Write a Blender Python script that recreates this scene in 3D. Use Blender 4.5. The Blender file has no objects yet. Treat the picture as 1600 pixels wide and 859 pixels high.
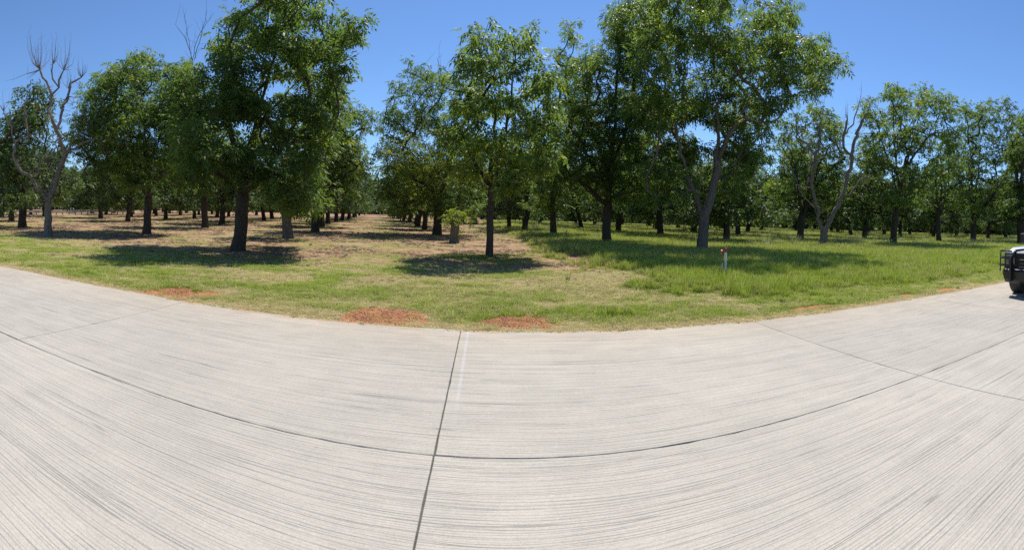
import bpy, math, random
import numpy as np
from mathutils import Vector, Matrix

R = math.radians
scene = bpy.context.scene
col = scene.collection

# ------------------------------------------------------------------ camera
# A hand-held phone sweep: the picture is a cylindrical panorama, so the lens is
# a central-cylindrical one.  F = pixels per radian of the 1600 x 859 picture.
F, CX, HY = 740.15, 759.46, 342.61
ROLL, PITCH = -0.0282, -0.0156
EYE = 1.70


def cam_dir(px, py):
    th = (px - CX) / F
    v = -(py - HY) / F
    d = np.array([math.sin(th), math.cos(th), v])
    c, s = math.cos(ROLL), math.sin(ROLL)
    d = np.array([d[0] * c + d[2] * s, d[1], -d[0] * s + d[2] * c])
    c, s = math.cos(PITCH), math.sin(PITCH)
    return np.array([d[0], d[1] * c - d[2] * s, d[1] * s + d[2] * c])


cam = bpy.data.cameras.new('camera')
cam_ob = bpy.data.objects.new('camera', cam)
col.objects.link(cam_ob)
cam.type = 'PANO'
cam.panorama_type = 'CENTRAL_CYLINDRICAL'
cam.central_cylindrical_range_u_min = (0 - CX) / F
cam.central_cylindrical_range_u_max = (1600 - CX) / F
cam.central_cylindrical_range_v_min = (HY - 859) / F
cam.central_cylindrical_range_v_max = HY / F
cam.central_cylindrical_radius = 1.0
cam.clip_start = 0.05
cam.clip_end = 6000
_r = Matrix.Rotation(PITCH, 3, 'X') @ Matrix(((math.cos(ROLL), 0, math.sin(ROLL)), (0, 1, 0), (-math.sin(ROLL), 0, math.cos(ROLL))))
_b = Matrix(((1, 0, 0), (0, 0, -1), (0, 1, 0)))          # camera axes: x right, y up, -z forward
cam_ob.matrix_world = Matrix.Translation((0, 0, EYE)) @ (_r @ _b).to_4x4()
scene.camera = cam_ob

# ------------------------------------------------------------------ light
SUN_EL, SUN_AZ = R(63), R(22)                            # azimuth from +Y towards +X
world = bpy.data.worlds.new('World')
scene.world = world
world.use_nodes = True
wn = world.node_tree.nodes
wl = world.node_tree.links
sky = wn.new('ShaderNodeTexSky')
sky.sky_type = 'NISHITA'
sky.sun_disc = False
sky.sun_elevation = SUN_EL
sky.sun_rotation = SUN_AZ
sky.altitude = 700
sky.air_density = 1.0
sky.dust_density = 0.0
sky.ozone_density = 10.0
wl.new(sky.outputs[0], wn['Background'].inputs[0])
wn['Background'].inputs[1].default_value = 0.13
sun = bpy.data.lights.new('sun', 'SUN')
sun.energy = 5.0
sun.angle = R(0.53)
sun.color = (1.0, 0.955, 0.88)
sun_ob = bpy.data.objects.new('sun', sun)
col.objects.link(sun_ob)
to_sun = Vector((math.sin(SUN_AZ) * math.cos(SUN_EL), math.cos(SUN_AZ) * math.cos(SUN_EL), math.sin(SUN_EL)))
sun_ob.rotation_euler = to_sun.to_track_quat('Z', 'Y').to_euler()
sun_ob.location = (0, 0, 40)
scene.view_settings.view_transform = 'Standard'
scene.view_settings.look = 'None'
scene.view_settings.exposure = 0.24
scene.view_settings.gamma = 1.0
scene.render.engine = 'CYCLES'
scene.cycles.max_bounces = 7
scene.cycles.diffuse_bounces = 2
scene.cycles.glossy_bounces = 2
scene.cycles.transmission_bounces = 4
scene.cycles.transparent_max_bounces = 4
scene.cycles.use_denoising = False


# ------------------------------------------------------------------ helpers
def pix(px, py, z=0.0):
    """ground point seen at a pixel"""
    d = cam_dir(px, py)
    t = (z - EYE) / d[2]
    return np.array([d[0] * t, d[1] * t])


def smooth(a, b, x):
    t = np.clip((x - a) / (b - a), 0, 1)
    return t * t * (3 - 2 * t)


def _hash(ix, iy, seed):
    h = (ix.astype(np.int64) * 374761393 + iy.astype(np.int64) * 668265263 + seed * 1442695041) & 0xffffffff
    h = ((h ^ (h >> 13)) * 1274126177) & 0xffffffff
    return ((h ^ (h >> 16)) & 0xffff) / 65535.0


def vnoise(x, y, seed=0):
    x = np.asarray(x, float); y = np.asarray(y, float)
    ix = np.floor(x); iy = np.floor(y)
    fx = x - ix; fy = y - iy
    fx = fx * fx * (3 - 2 * fx); fy = fy * fy * (3 - 2 * fy)
    a = _hash(ix, iy, seed); b = _hash(ix + 1, iy, seed)
    c = _hash(ix, iy + 1, seed); d = _hash(ix + 1, iy + 1, seed)
    return (a * (1 - fx) + b * fx) * (1 - fy) + (c * (1 - fx) + d * fx) * fy


def fbm(x, y, seed=0, o=4):
    s = 0.0; amp = 0.5; k = 1.0
    for i in range(o):
        s = s + amp * (vnoise(x * k, y * k, seed + i * 17) * 2 - 1)
        k *= 2.03; amp *= 0.5
    return s


def new_mesh(name, verts, faces=None, quads=None, tris=None):
    """mesh from numpy arrays (fast path for quads / tris)"""
    me = bpy.data.meshes.new(name)
    if faces is not None:
        me.from_pydata([tuple(v) for v in verts], [], faces)
        return me
    verts = np.asarray(verts, np.float32)
    me.vertices.add(len(verts))
    me.vertices.foreach_set('co', verts.ravel())
    idx = []; tot = []
    if quads is not None and len(quads):
        q = np.asarray(quads, np.int32); idx.append(q.ravel()); tot.append(np.full(len(q), 4, np.int32))
    if tris is not None and len(tris):
        t = np.asarray(tris, np.int32); idx.append(t.ravel()); tot.append(np.full(len(t), 3, np.int32))
    idx = np.concatenate(idx); tot = np.concatenate(tot)
    me.loops.add(len(idx))
    me.loops.foreach_set('vertex_index', idx)
    me.polygons.add(len(tot))
    st = np.concatenate([[0], np.cumsum(tot)[:-1]]).astype(np.int32)
    me.polygons.foreach_set('loop_start', st)
    me.polygons.foreach_set('loop_total', tot)
    me.update(calc_edges=True)
    return me


def obj(name, me, mat=None, parent=None, smooth_shade=False):
    o = bpy.data.objects.new(name, me)
    col.objects.link(o)
    if mat is not None and not me.materials:
        me.materials.append(mat)
    if smooth_shade:
        me.polygons.foreach_set('use_smooth', np.ones(len(me.polygons), bool))
    if parent is not None:
        o.parent = parent
    return o


def empty(name, loc=(0, 0, 0), rz=0.0):
    o = bpy.data.objects.new(name, None)
    col.objects.link(o)
    o.location = loc
    o.rotation_euler = (0, 0, rz)
    o.empty_display_size = 0.3
    return o


def tag(o, label=None, cat=None, group=None, kind=None):
    if label: o['label'] = label
    if cat: o['category'] = cat
    if group: o['group'] = group
    if kind: o['kind'] = kind
    return o


class MB:
    """small mesh builder: boxes, tubes, prisms"""
    def __init__(s):
        s.v = []; s.f = []

    def box(s, x0, x1, y0, y1, z0, z1):
        b = len(s.v)
        s.v += [(x0, y0, z0), (x1, y0, z0), (x1, y1, z0), (x0, y1, z0), (x0, y0, z1), (x1, y0, z1), (x1, y1, z1), (x0, y1, z1)]
        s.f += [tuple(b + i for i in q) for q in ((3, 2, 1, 0), (4, 5, 6, 7), (0, 1, 5, 4), (1, 2, 6, 5), (2, 3, 7, 6), (3, 0, 4, 7))]
        return s

    def tube(s, pts, r, n=8, cap=True):
        pts = [np.array(p, float) for p in pts]
        rs = r if isinstance(r, (list, tuple, np.ndarray)) else [r] * len(pts)
        b = len(s.v); prev = None
        for i, p in enumerate(pts):
            t = pts[min(i + 1, len(pts) - 1)] - pts[max(i - 1, 0)]
            t = t / (np.linalg.norm(t) + 1e-9)
            if prev is None:
                a = np.array([0, 0, 1.0]) if abs(t[2]) < 0.9 else np.array([1.0, 0, 0])
            else:
                a = prev
            u = a - t * np.dot(a, t); u /= np.linalg.norm(u) + 1e-9
            prev = u
            w = np.cross(t, u)
            for k in range(n):
                q = 2 * math.pi * k / n
                s.v.append(tuple(p + rs[i] * (math.cos(q) * u + math.sin(q) * w)))
        for i in range(len(pts) - 1):
            for k in range(n):
                k2 = (k + 1) % n
                s.f.append((b + i * n + k, b + i * n + k2, b + (i + 1) * n + k2, b + (i + 1) * n + k))
        if cap:
            s.f.append(tuple(b + k for k in range(n))[::-1])
            s.f.append(tuple(b + (len(pts) - 1) * n + k for k in range(n)))
        return s

    def loft(s, rings, cap=True):
        b = len(s.v); n = len(rings[0])
        for r in rings: s.v += [tuple(p) for p in r]
        for i in range(len(rings) - 1):
            for k in range(n):
                k2 = (k + 1) % n
                s.f.append((b + i * n + k, b + i * n + k2, b + (i + 1) * n + k2, b + (i + 1) * n + k))
        if cap:
            s.f.append(tuple(b + k for k in range(n))[::-1])
            s.f.append(tuple(b + (len(rings) - 1) * n + k for k in range(n)))
        return s

    def build(s, name, mat, parent=None, bevel=0.0, sm=False, seg=2):
        me = new_mesh(name, s.v, faces=s.f)
        o = obj(name, me, mat, parent)
        if sm: me.polygons.foreach_set('use_smooth', np.ones(len(me.polygons), bool))
        if bevel:
            m = o.modifiers.new('bevel', 'BEVEL'); m.width = bevel; m.segments = seg; m.limit_method = 'ANGLE'; m.angle_limit = R(35)
        return o


# ------------------------------------------------------------------ materials
def mat_new(name):
    m = bpy.data.materials.new(name)
    m.use_nodes = True
    nt = m.node_tree
    return m, nt.nodes, nt.links, nt.nodes['Principled BSDF']


def simple(name, c, rough=0.6, metal=0.0, noise=0.0, scale=6.0, coat=0.0):
    m, n, l, p = mat_new(name)
    p.inputs['Base Color'].default_value = (*c, 1)
    p.inputs['Roughness'].default_value = rough
    p.inputs['Metallic'].default_value = metal
    if coat: p.inputs['Coat Weight'].default_value = coat
    if noise:
        tc = n.new('ShaderNodeTexCoord')
        nz = n.new('ShaderNodeTexNoise'); nz.inputs['Scale'].default_value = scale; nz.inputs['Detail'].default_value = 5
        l.new(tc.outputs['Object'], nz.inputs['Vector'])
        mr = n.new('ShaderNodeMapRange'); mr.inputs['To Min'].default_value = 1 - noise; mr.inputs['To Max'].default_value = 1 + noise
        mr.inputs['From Min'].default_value = 0.25; mr.inputs['From Max'].default_value = 0.75
        l.new(nz.outputs[0], mr.inputs['Value'])
        mx = n.new('ShaderNodeMix'); mx.data_type = 'RGBA'; mx.blend_type = 'MULTIPLY'; mx.inputs[0].default_value = 1
        mx.inputs[6].default_value = (*c, 1)
        l.new(mr.outputs[0], mx.inputs[7]); l.new(mx.outputs[2], p.inputs['Base Color'])
    return m


def ramp(n, stops):
    r = n.new('ShaderNodeValToRGB')
    e = r.color_ramp.elements
    while len(e) < len(stops): e.new(0.5)
    for i, (pos, c) in enumerate(stops):
        e[i].position = pos; e[i].color = (*c, 1)
    return r


def leaf_mat(name, dark, light, trans, tw=0.38):
    m, n, l, p = mat_new(name)
    at = n.new('ShaderNodeAttribute'); at.attribute_name = 'tint'
    rp = ramp(n, [(0.0, dark), (0.75, light), (1.0, (light[0] * 1.7, light[1] * 1.35, light[2] * 1.05))])
    l.new(at.outputs['Fac'], rp.inputs[0])
    l.new(rp.outputs[0], p.inputs['Base Color'])
    p.inputs['Roughness'].default_value = 0.5
    p.inputs['Specular IOR Level'].default_value = 0.34
    tb = n.new('ShaderNodeBsdfTranslucent')
    rp2 = ramp(n, [(0.0, tuple(c * 0.7 for c in trans)), (0.7, trans), (1.0, (trans[0] * 1.8, trans[1] * 1.35, trans[2]))])
    l.new(at.outputs['Fac'], rp2.inputs[0]); l.new(rp2.outputs[0], tb.inputs[0])
    mx = n.new('ShaderNodeMixShader'); mx.inputs[0].default_value = tw
    l.new(p.outputs[0], mx.inputs[1]); l.new(tb.outputs[0], mx.inputs[2])
    l.new(mx.outputs[0], n['Material Output'].inputs[0])
    return m


LEAF = leaf_mat('pecan_leaf', (0.012, 0.026, 0.006), (0.096, 0.162, 0.030), (0.29, 0.45, 0.06), 0.38)
LEAF_Y = leaf_mat('pecan_leaf_young', (0.06, 0.10, 0.014), (0.13, 0.18, 0.025), (0.34, 0.44, 0.04), 0.48)
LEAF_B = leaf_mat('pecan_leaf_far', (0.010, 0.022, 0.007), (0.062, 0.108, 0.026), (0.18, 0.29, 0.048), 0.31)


def bark_mat(name, c1, c2):
    m, n, l, p = mat_new(name)
    tc = n.new('ShaderNodeTexCoord')
    mp = n.new('ShaderNodeMapping'); mp.inputs['Scale'].default_value = (9, 9, 2.2)
    l.new(tc.outputs['Object'], mp.inputs[0])
    nz = n.new('ShaderNodeTexNoise'); nz.inputs['Scale'].default_value = 2.2; nz.inputs['Detail'].default_value = 7; nz.inputs['Roughness'].default_value = 0.65
    l.new(mp.outputs[0], nz.inputs['Vector'])
    vo = n.new('ShaderNodeTexVoronoi'); vo.feature = 'DISTANCE_TO_EDGE'; vo.inputs['Scale'].default_value = 2.0
    l.new(mp.outputs[0], vo.inputs['Vector'])
    rp = ramp(n, [(0.3, c1), (0.7, c2)])
    l.new(nz.outputs[0], rp.inputs[0])
    l.new(rp.outputs[0], p.inputs['Base Color'])
    ad = n.new('ShaderNodeMath'); ad.operation = 'MULTIPLY_ADD'; ad.inputs[1].default_value = 0.6
    l.new(vo.outputs[0], ad.inputs[0]); l.new(nz.outputs[0], ad.inputs[2])
    bp = n.new('ShaderNodeBump'); bp.inputs['Strength'].default_value = 1.0; bp.inputs['Distance'].default_value = 0.07
    l.new(ad.outputs[0], bp.inputs['Height']); l.new(bp.outputs[0], p.inputs['Normal'])
    p.inputs['Roughness'].default_value = 0.9
    p.inputs['Specular IOR Level'].default_value = 0.2
    return m


BARK = bark_mat('bark', (0.030, 0.025, 0.020), (0.115, 0.095, 0.072))
BARK_PALE = bark_mat('bark_pale', (0.075, 0.065, 0.052), (0.24, 0.21, 0.17))
BARK_DEAD = bark_mat('bark_dead', (0.095, 0.08, 0.064), (0.30, 0.26, 0.215))


# ------------------------------------------------------------------ zones of the ground
EDGE = 6.775          # far edge of the concrete
JOINT = 3.25          # lengthwise joint
PATCH = []            # bare red soil by the road: px ranges
for (xa, xb, ya, yb) in ((160, 350, 442, 471), (520, 668, 480, 507), (738, 868, 487, 512)):
    g0 = pix((xa + xb) / 2, yb); g1 = pix((xa + xb) / 2, ya)
    gl = pix(xa, (ya + yb) / 2); gr = pix(xb, (ya + yb) / 2)
    PATCH.append(((gl[0] + gr[0]) / 2, (max(g0[1], EDGE + 0.02) + g1[1]) / 2, abs(gr[0] - gl[0]) / 2, max(0.25, (g1[1] - max(g0[1], EDGE)) / 2)))
for (xa, xb, yc, hh) in ((1395, 1440, 458, 0.14), (1455, 1540, 452, 0.24), (1180, 1330, 478, 0.16)):
    c = pix((xa + xb) / 2, yc); gl = pix(xa, yc); gr = pix(xb, yc)
    PATCH.append((c[0], max(c[1], EDGE + hh + 0.25), abs(gr[0] - gl[0]) / 2, hh))


def zones(x, y):
    """shares of green grass, dry grass and bare soil, red soil, and grass height, at ground points"""
    x = np.asarray(x, float); y = np.asarray(y, float)
    d = y - EDGE
    n1 = fbm(x * 0.28 + 7, y * 0.28, 3); n2 = 1.35 * fbm(x * 0.8, y * 1.1 + 5, 11, 5); n3 = 1.3 * fbm(x * 2.6, y * 3.2, 23, 4)
    right = smooth(2.6, 5.8, x + 2.4 * n1 + 1.8 * n2 + 1.4 * n3 + 0.05 * (y - 14))
    left = 1 - right
    green = np.zeros_like(x) + 0.02
    dry = np.zeros_like(x) + 0.02
    soil = np.zeros_like(x) + 0.02
    # verge
    edge = np.exp(-np.clip(d, 0, 99) / 0.45)
    band = smooth(0.35, 0.95, d + 0.25 * n2) * (1 - smooth(2.1, 3.5, d + 1.3 * n1 + 0.5 * n2))
    green += band * (0.80 + 0.5 * n2 + 0.5 * n3)
    dry += edge * 0.75 + band * np.clip(0.36 - 0.6 * n2 - 0.6 * n3 + 0.22 * left, 0.02, 2)
    soil += edge * 0.22 * smooth(-0.1, 0.3, n2 + n1 * 0.5)
    # dry mown belt between verge and orchard
    mid = smooth(2.0, 3.3, d + 1.1 * n1 + 0.5 * n2) * (1 - smooth(6.3, 9.2, d + 2 * n1 + n2)) * left
    gm = smooth(-0.16, 0.22, n1 * 0.7 + 0.8 * n2 + 0.5 * n3 - 0.05)
    green += mid * (0.24 + 0.66 * gm)
    dry += mid * (0.92 - 0.60 * gm)
    soil += mid * 0.5 * smooth(0.08, 0.35, -n2 + 0.6 * n3)
    # orchard floor on the left: raked reddish soil with straw-coloured remains
    orch = smooth(6.3, 9.2, d + 2 * n1 + n2) * left
    u = (x + 0.22 * y)                                   # across the rows
    rowg = smooth(-0.1, 0.3, n1 + 0.6 * n2 + 0.5 * n3 + 0.25 * np.cos(u * 2 * math.pi / 9.2))
    soil += orch * (1.5 - 0.7 * rowg)
    dry += orch * (0.14 + 0.45 * rowg)
    green += orch * (0.02 + 0.5 * rowg * smooth(-0.1, 0.3, n2)) * (1 + 0.6 * smooth(30, 60, y))
    # longer grass round the foot of the slim centre tree
    foot = np.exp(-(((x + 0.6) / 2.6) ** 2 + ((y - 17.6) / 1.5) ** 2)) * (0.8 + n2)
    green += 1.2 * foot
    # tall meadow on the right
    mead = smooth(1.7, 3.0, d + 0.7 * n1) * right
    green += mead * (1.0 + 0.25 * n2)
    dry += mead * (0.10 + 0.45 * smooth(0.0, 0.35, n1 + 0.5 * n2 + 0.5 * n3) + 0.38 * smooth(6, 16, d))
    # bare worn spots in front of the shade on the right
    worn = smooth(0.14, 0.4, n1 + n2 * 0.7 + 0.1) * smooth(4.2, 5.2, d) * (1 - smooth(9.5, 12, d)) * smooth(1.5, 3.5, x) * (1 - smooth(7.0, 9.0, x))
    soil += worn * 1.2
    red = np.zeros_like(x)
    for (cx, cy, rx, ry) in PATCH:
        q = ((x - cx) / rx) ** 2 + ((y - cy) / ry) ** 2
        red = np.maximum(red, 1 - smooth(0.5, 1.25, q + 0.8 * n3 + 0.35 * n2))
    s = green + dry + soil
    green, dry, soil = green / s, dry / s, soil / s
    green = np.clip(green * (1 - red), 0, None); dry = np.clip(dry * (1 - red), 0, None)
    ht = 0.6 + 0.4 * n2 + 0.35 * n3 + mead * (1.3 + 1.4 * smooth(3, 8, d) + 0.8 * n1 + 1.0 * n2 + 0.7 * n3) + 0.25 * band + 1.3 * foot
    ht = ht * (1 - 0.55 * orch) * (1 - 0.25 * edge)
    return green, dry, soil * (1 - red), red, np.clip(ht, 0.25, 3.2)


# ------------------------------------------------------------------ ground sheet
def warp(n, near, far):
    t = np.linspace(-1, 1, n)
    a = 6.2
    return np.sinh(a * t) / math.sinh(a) * far


def ground_z(x, y):
    z = -0.035 + 0.035 * fbm(x * 0.5, y * 0.5, 31) + 0.02 * fbm(x * 2.1, y * 2.1, 37, 3)
    k = smooth(EDGE - 0.05, EDGE + 0.6, y)
    z = z * k + (1 - k) * (-0.03 + 0.008 * fbm(x * 3, y * 3, 5, 3))
    under = (y < EDGE - 0.02) & (y > -7.7)
    return np.where(under, -0.30, z)


gx = np.concatenate([-np.geomspace(2500, 45, 22), np.arange(-44, 60.01, 0.28), np.geomspace(61, 2500, 22)])
gy = np.concatenate([-np.geomspace(2500, 12, 14), [-8.2, -7.71, -7.69, 0, EDGE - 0.03, EDGE - 0.012], np.arange(EDGE, 30, 0.22), np.arange(30, 80, 0.7), np.geomspace(81, 3000, 26)])
GX, GY = np.meshgrid(gx, gy)
GZ = ground_z(GX, GY)
gv = np.stack([GX.ravel(), GY.ravel(), GZ.ravel()], 1)
ny, nx = GX.shape
ii = np.arange(ny * nx).reshape(ny, nx)
gq = np.stack([ii[:-1, :-1].ravel(), ii[:-1, 1:].ravel(), ii[1:, 1:].ravel(), ii[1:, :-1].ravel()], 1)
gme = new_mesh('ground', gv, quads=gq)
zg, zd, zs, zr, zh = zones(gv[:, 0], gv[:, 1])
ca = gme.attributes.new('zone', 'FLOAT_COLOR', 'POINT')
ca.data.foreach_set('color', np.stack([zg, zd, zr, np.ones_like(zg)], 1).astype(np.float32).ravel())


def ground_mat():
    m, n, l, p = mat_new('orchard_ground')
    geo = n.new('ShaderNodeNewGeometry')
    at = n.new('ShaderNodeAttribute'); at.attribute_name = 'zone'
    sp = n.new('ShaderNodeSeparateColor'); l.new(at.outputs['Color'], sp.inputs[0])

    def noise(sc, det, rough=0.6):
        z = n.new('ShaderNodeTexNoise'); z.inputs['Scale'].default_value = sc; z.inputs['Detail'].default_value = det; z.inputs['Roughness'].default_value = rough
        l.new(geo.outputs['Position'], z.inputs['Vector']); return z
    na = noise(1.7, 8); nb = noise(14, 6, 0.7); nc = noise(60, 3, 0.7)
    soil = ramp(n, [(0.30, (0.14, 0.078, 0.05)), (0.48, (0.32, 0.190, 0.120)), (0.70, (0.49, 0.34, 0.24))])
    l.new(na.outputs[0], soil.inputs[0])
    grn = ramp(n, [(0.3, (0.08, 0.105, 0.022)), (0.5, (0.14, 0.175, 0.035)), (0.72, (0.27, 0.24, 0.11))])
    l.new(nb.outputs[0], grn.inputs[0])
    dr = ramp(n, [(0.3, (0.18, 0.14, 0.07)), (0.5, (0.33, 0.265, 0.14)), (0.75, (0.50, 0.42, 0.26))])
    l.new(nb.outputs[0], dr.inputs[0])
    rd = ramp(n, [(0.3, (0.28, 0.105, 0.05)), (0.5, (0.42, 0.182, 0.09)), (0.75, (0.53, 0.30, 0.175))])
    l.new(nb.outputs[0], rd.inputs[0])

    def over(a, b, fac, lo, hi):
        ad = n.new('ShaderNodeMath'); ad.operation = 'MULTIPLY_ADD'; ad.inputs[1].default_value = 0.7
        su = n.new('ShaderNodeMath'); su.operation = 'SUBTRACT'; su.inputs[1].default_value = 0.5
        l.new(nb.outputs[0], su.inputs[0]); l.new(su.outputs[0], ad.inputs[0]); l.new(fac, ad.inputs[2])
        mr = n.new('ShaderNodeMapRange'); mr.interpolation_type = 'SMOOTHSTEP'
        mr.inputs['From Min'].default_value = lo; mr.inputs['From Max'].default_value = hi
        l.new(ad.outputs[0], mr.inputs['Value'])
        mx = n.new('ShaderNodeMix'); mx.data_type = 'RGBA'
        l.new(mr.outputs[0], mx.inputs[0]); l.new(a, mx.inputs[6]); l.new(b, mx.inputs[7])
        return mx.outputs[2]
    c = over(soil.outputs[0], dr.outputs[0], sp.outputs[1], 0.18, 0.62)
    c = over(c, grn.outputs[0], sp.outputs[0], 0.2, 0.65)
    c = over(c, rd.outputs[0], sp.outputs[2], 0.3, 0.6)
    mm = n.new('ShaderNodeMapRange'); mm.inputs['From Min'].default_value = 0.3; mm.inputs['From Max'].default_value = 0.7
    mm.inputs['To Min'].default_value = 0.72; mm.inputs['To Max'].default_value = 1.25
    l.new(nc.outputs[0], mm.inputs['Value'])
    mx = n.new('ShaderNodeMix'); mx.data_type = 'RGBA'; mx.blend_type = 'MULTIPLY'; mx.inputs[0].default_value = 1
    l.new(c, mx.inputs[6]); l.new(mm.outputs[0], mx.inputs[7])
    l.new(mx.outputs[2], p.inputs['Base Color'])
    bp = n.new('ShaderNodeBump'); bp.inputs['Strength'].default_value = 0.8; bp.inputs['Distance'].default_value = 0.06
    l.new(nb.outputs[0], bp.inputs['Height']); l.new(bp.outputs[0], p.inputs['Normal'])
    p.inputs['Roughness'].default_value = 1.0
    p.inputs['Specular IOR Level'].default_value = 0.05
    return m


ground = obj('ground', gme, ground_mat(), smooth_shade=True)
tag(ground, 'orchard ground of raked reddish soil, dry grass and green verge', kind='structure')


# ------------------------------------------------------------------ concrete road
def concrete_mat():
    m, n, l, p = mat_new('tined_concrete')
    geo = n.new('ShaderNodeNewGeometry')

    def mapped(scale, rot=0.0):
        mp = n.new('ShaderNodeMapping'); mp.inputs['Scale'].default_value = scale; mp.inputs['Rotation'].default_value = (0, 0, rot)
        l.new(geo.outputs['Position'], mp.inputs[0]); return mp.outputs[0]

    def noise(vec, sc, det, rough=0.6, dist=0.0):
        z = n.new('ShaderNodeTexNoise'); z.inputs['Scale'].default_value = sc; z.inputs['Detail'].default_value = det
        z.inputs['Roughness'].default_value = rough; z.inputs['Distortion'].default_value = dist
        l.new(vec, z.inputs['Vector']); return z.outputs[0]

    def mr(v, a, b, c, d, sm=False):
        k = n.new('ShaderNodeMapRange'); k.inputs['From Min'].default_value = a; k.inputs['From Max'].default_value = b
        k.inputs['To Min'].default_value = c; k.inputs['To Max'].default_value = d
        if sm: k.interpolation_type = 'SMOOTHSTEP'
        l.new(v, k.inputs['Value']); return k.outputs[0]

    def math_(op, a, b):
        k = n.new('ShaderNodeMath'); k.operation = op
        for i, q in enumerate((a, b)):
            if isinstance(q, (int, float)): k.inputs[i].default_value = q
            else: l.new(q, k.inputs[i])
        return k.outputs[0]
    # tining: many fine furrows along the road, each broken and a little wavy
    wob = noise(mapped((0.35, 0.8, 1)), 1.0, 3)
    sepp = n.new('ShaderNodeSeparateXYZ'); l.new(geo.outputs['Position'], sepp.inputs[0])
    yy = math_('MULTIPLY_ADD', wob, 0.09); yy_node = yy.node; l.new(sepp.outputs[1], yy_node.inputs[2])
    cmb = n.new('ShaderNodeCombineXYZ'); l.new(sepp.outputs[0], cmb.inputs[0]); l.new(yy, cmb.inputs[1])

    def mapped2(scale):
        mp = n.new('ShaderNodeMapping'); mp.inputs['Scale'].default_value = scale
        l.new(cmb.outputs[0], mp.inputs[0]); return mp.outputs[0]
    def contour(vec, det, wdt):
        """thin wandering lines where a stretched noise crosses its middle value"""
        z = noise(vec, 1.0, det, 0.5)
        return mr(math_('ABSOLUTE', math_('SUBTRACT', z, 0.5), 0), wdt * 0.35, wdt, 1, 0, True)
    # comb of tines about 2.5 cm apart, drifting and skipping
    ph = math_('ADD', math_('MULTIPLY', yy, 1 / 0.025), math_('MULTIPLY', noise(mapped2((0.12, 7, 1)), 1.0, 3, 0.6), 5.0))
    fr = math_('FRACT', ph, 0)
    tine = mr(math_('ABSOLUTE', math_('SUBTRACT', fr, 0.5), 0), 0.08, 0.24, 1, 0, True)
    amp = mr(noise(mapped2((0.5, 44, 1)), 1.0, 3, 0.7), 0.36, 0.66, 0.05, 1, True)
    brk2 = noise(mapped2((1.6, 11, 1)), 1.0, 4, 0.65)
    l3 = math_('MULTIPLY', contour(mapped2((0.10, 7, 7)), 2.0, 0.006), mr(brk2, 0.34, 0.60, 0.15, 1, True))
    furrow = math_('MAXIMUM', math_('MULTIPLY', math_('MULTIPLY', tine, amp), mr(brk2, 0.3, 0.6, 0.45, 1.0)), l3)
    streak = mr(noise(mapped2((0.16, 34, 1)), 1.0, 4, 0.75), 0.3, 0.7, -1, 1)
    sand = noise(mapped((0.55, 1, 1)), 150, 2.5, 0.75)
    grit = noise(mapped((0.5, 1, 1)), 52, 3, 0.7)
    blot = noise(mapped((1, 1, 1)), 0.55, 6, 0.6)
    blot2 = noise(mapped((1, 1, 1)), 3.1, 5, 0.6)
    v = math_('ADD', math_('MULTIPLY', streak, 0.035), 1.0)
    v = math_('MULTIPLY', v, mr(blot, 0.3, 0.7, 0.91, 1.07))
    v = math_('MULTIPLY', v, mr(blot2, 0.3, 0.7, 0.95, 1.045))
    v = math_('MULTIPLY', v, mr(sand, 0.25, 0.75, 0.80, 1.18))
    v = math_('MULTIPLY', v, mr(grit, 0.25, 0.75, 0.88, 1.10))
    oi = n.new('ShaderNodeObjectInfo')
    v = math_('MULTIPLY', v, mr(oi.outputs['Random'], 0, 1, 0.955, 1.045))
    v = math_('MULTIPLY', v, mr(furrow, 0, 1, 1.0, 0.64))
    base = n.new('ShaderNodeMix'); base.data_type = 'RGBA'
    base.inputs[6].default_value = (0.430, 0.395, 0.334, 1); base.inputs[7].default_value = (0.465, 0.396, 0.306, 1)
    # tan dust carried onto the outer half metre or so of the slab
    dust = math_('MULTIPLY', mr(sepp.outputs[1], EDGE - 1.7, EDGE - 0.15, 0, 0.9, True), mr(blot2, 0.3, 0.65, 0.35, 1.0))
    l.new(dust, base.inputs[0])
    # pale slurry line beside the saw cut nearest the camera
    dx = math_('ABSOLUTE', math_('SUBTRACT', sepp.outputs[0], JX0 + 0.105), 0)
    sl = math_('MULTIPLY', mr(dx, 0.008, 0.024, 1, 0, True), mr(sepp.outputs[1], JOINT + 0.35, JOINT + 1.6, 0, 0.7, True))
    pale = n.new('ShaderNodeMix'); pale.data_type = 'RGBA'; pale.inputs[7].default_value = (0.50, 0.475, 0.445, 1)
    l.new(sl, pale.inputs[0]); l.new(base.outputs[2], pale.inputs[6])
    mx = n.new('ShaderNodeMix'); mx.data_type = 'RGBA'; mx.blend_type = 'MULTIPLY'; mx.inputs[0].default_value = 1
    l.new(pale.outputs[2], mx.inputs[6]); l.new(v, mx.inputs[7])
    # soil washed over the slab's outer edge
    eg = math_('ADD', mr(sepp.outputs[1], EDGE - 0.42, EDGE, 0, 0.62), math_('MULTIPLY', math_('SUBTRACT', noise(mapped((0.7, 1, 1)), 2.6, 7, 0.65), 0.5), 1.5))
    ed = n.new('ShaderNodeMix'); ed.data_type = 'RGBA'; ed.inputs[7].default_value = (0.40, 0.27, 0.17, 1)
    l.new(mr(eg, 0.42, 0.72, 0, 0.85, True), ed.inputs[0]); l.new(mx.outputs[2], ed.inputs[6]); mx = ed
    # brown specks and smears of mud
    sp = noise(mapped((1.0, 2.4, 1)), 5.5, 2, 0.5)
    spk = math_('MULTIPLY', mr(sp, 0.755, 0.80, 0, 0.75, True), mr(sepp.outputs[1], 2.0, 5.5, 0.25, 1))
    md = n.new('ShaderNodeMix'); md.data_type = 'RGBA'; md.inputs[7].default_value = (0.17, 0.125, 0.085, 1)
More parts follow.
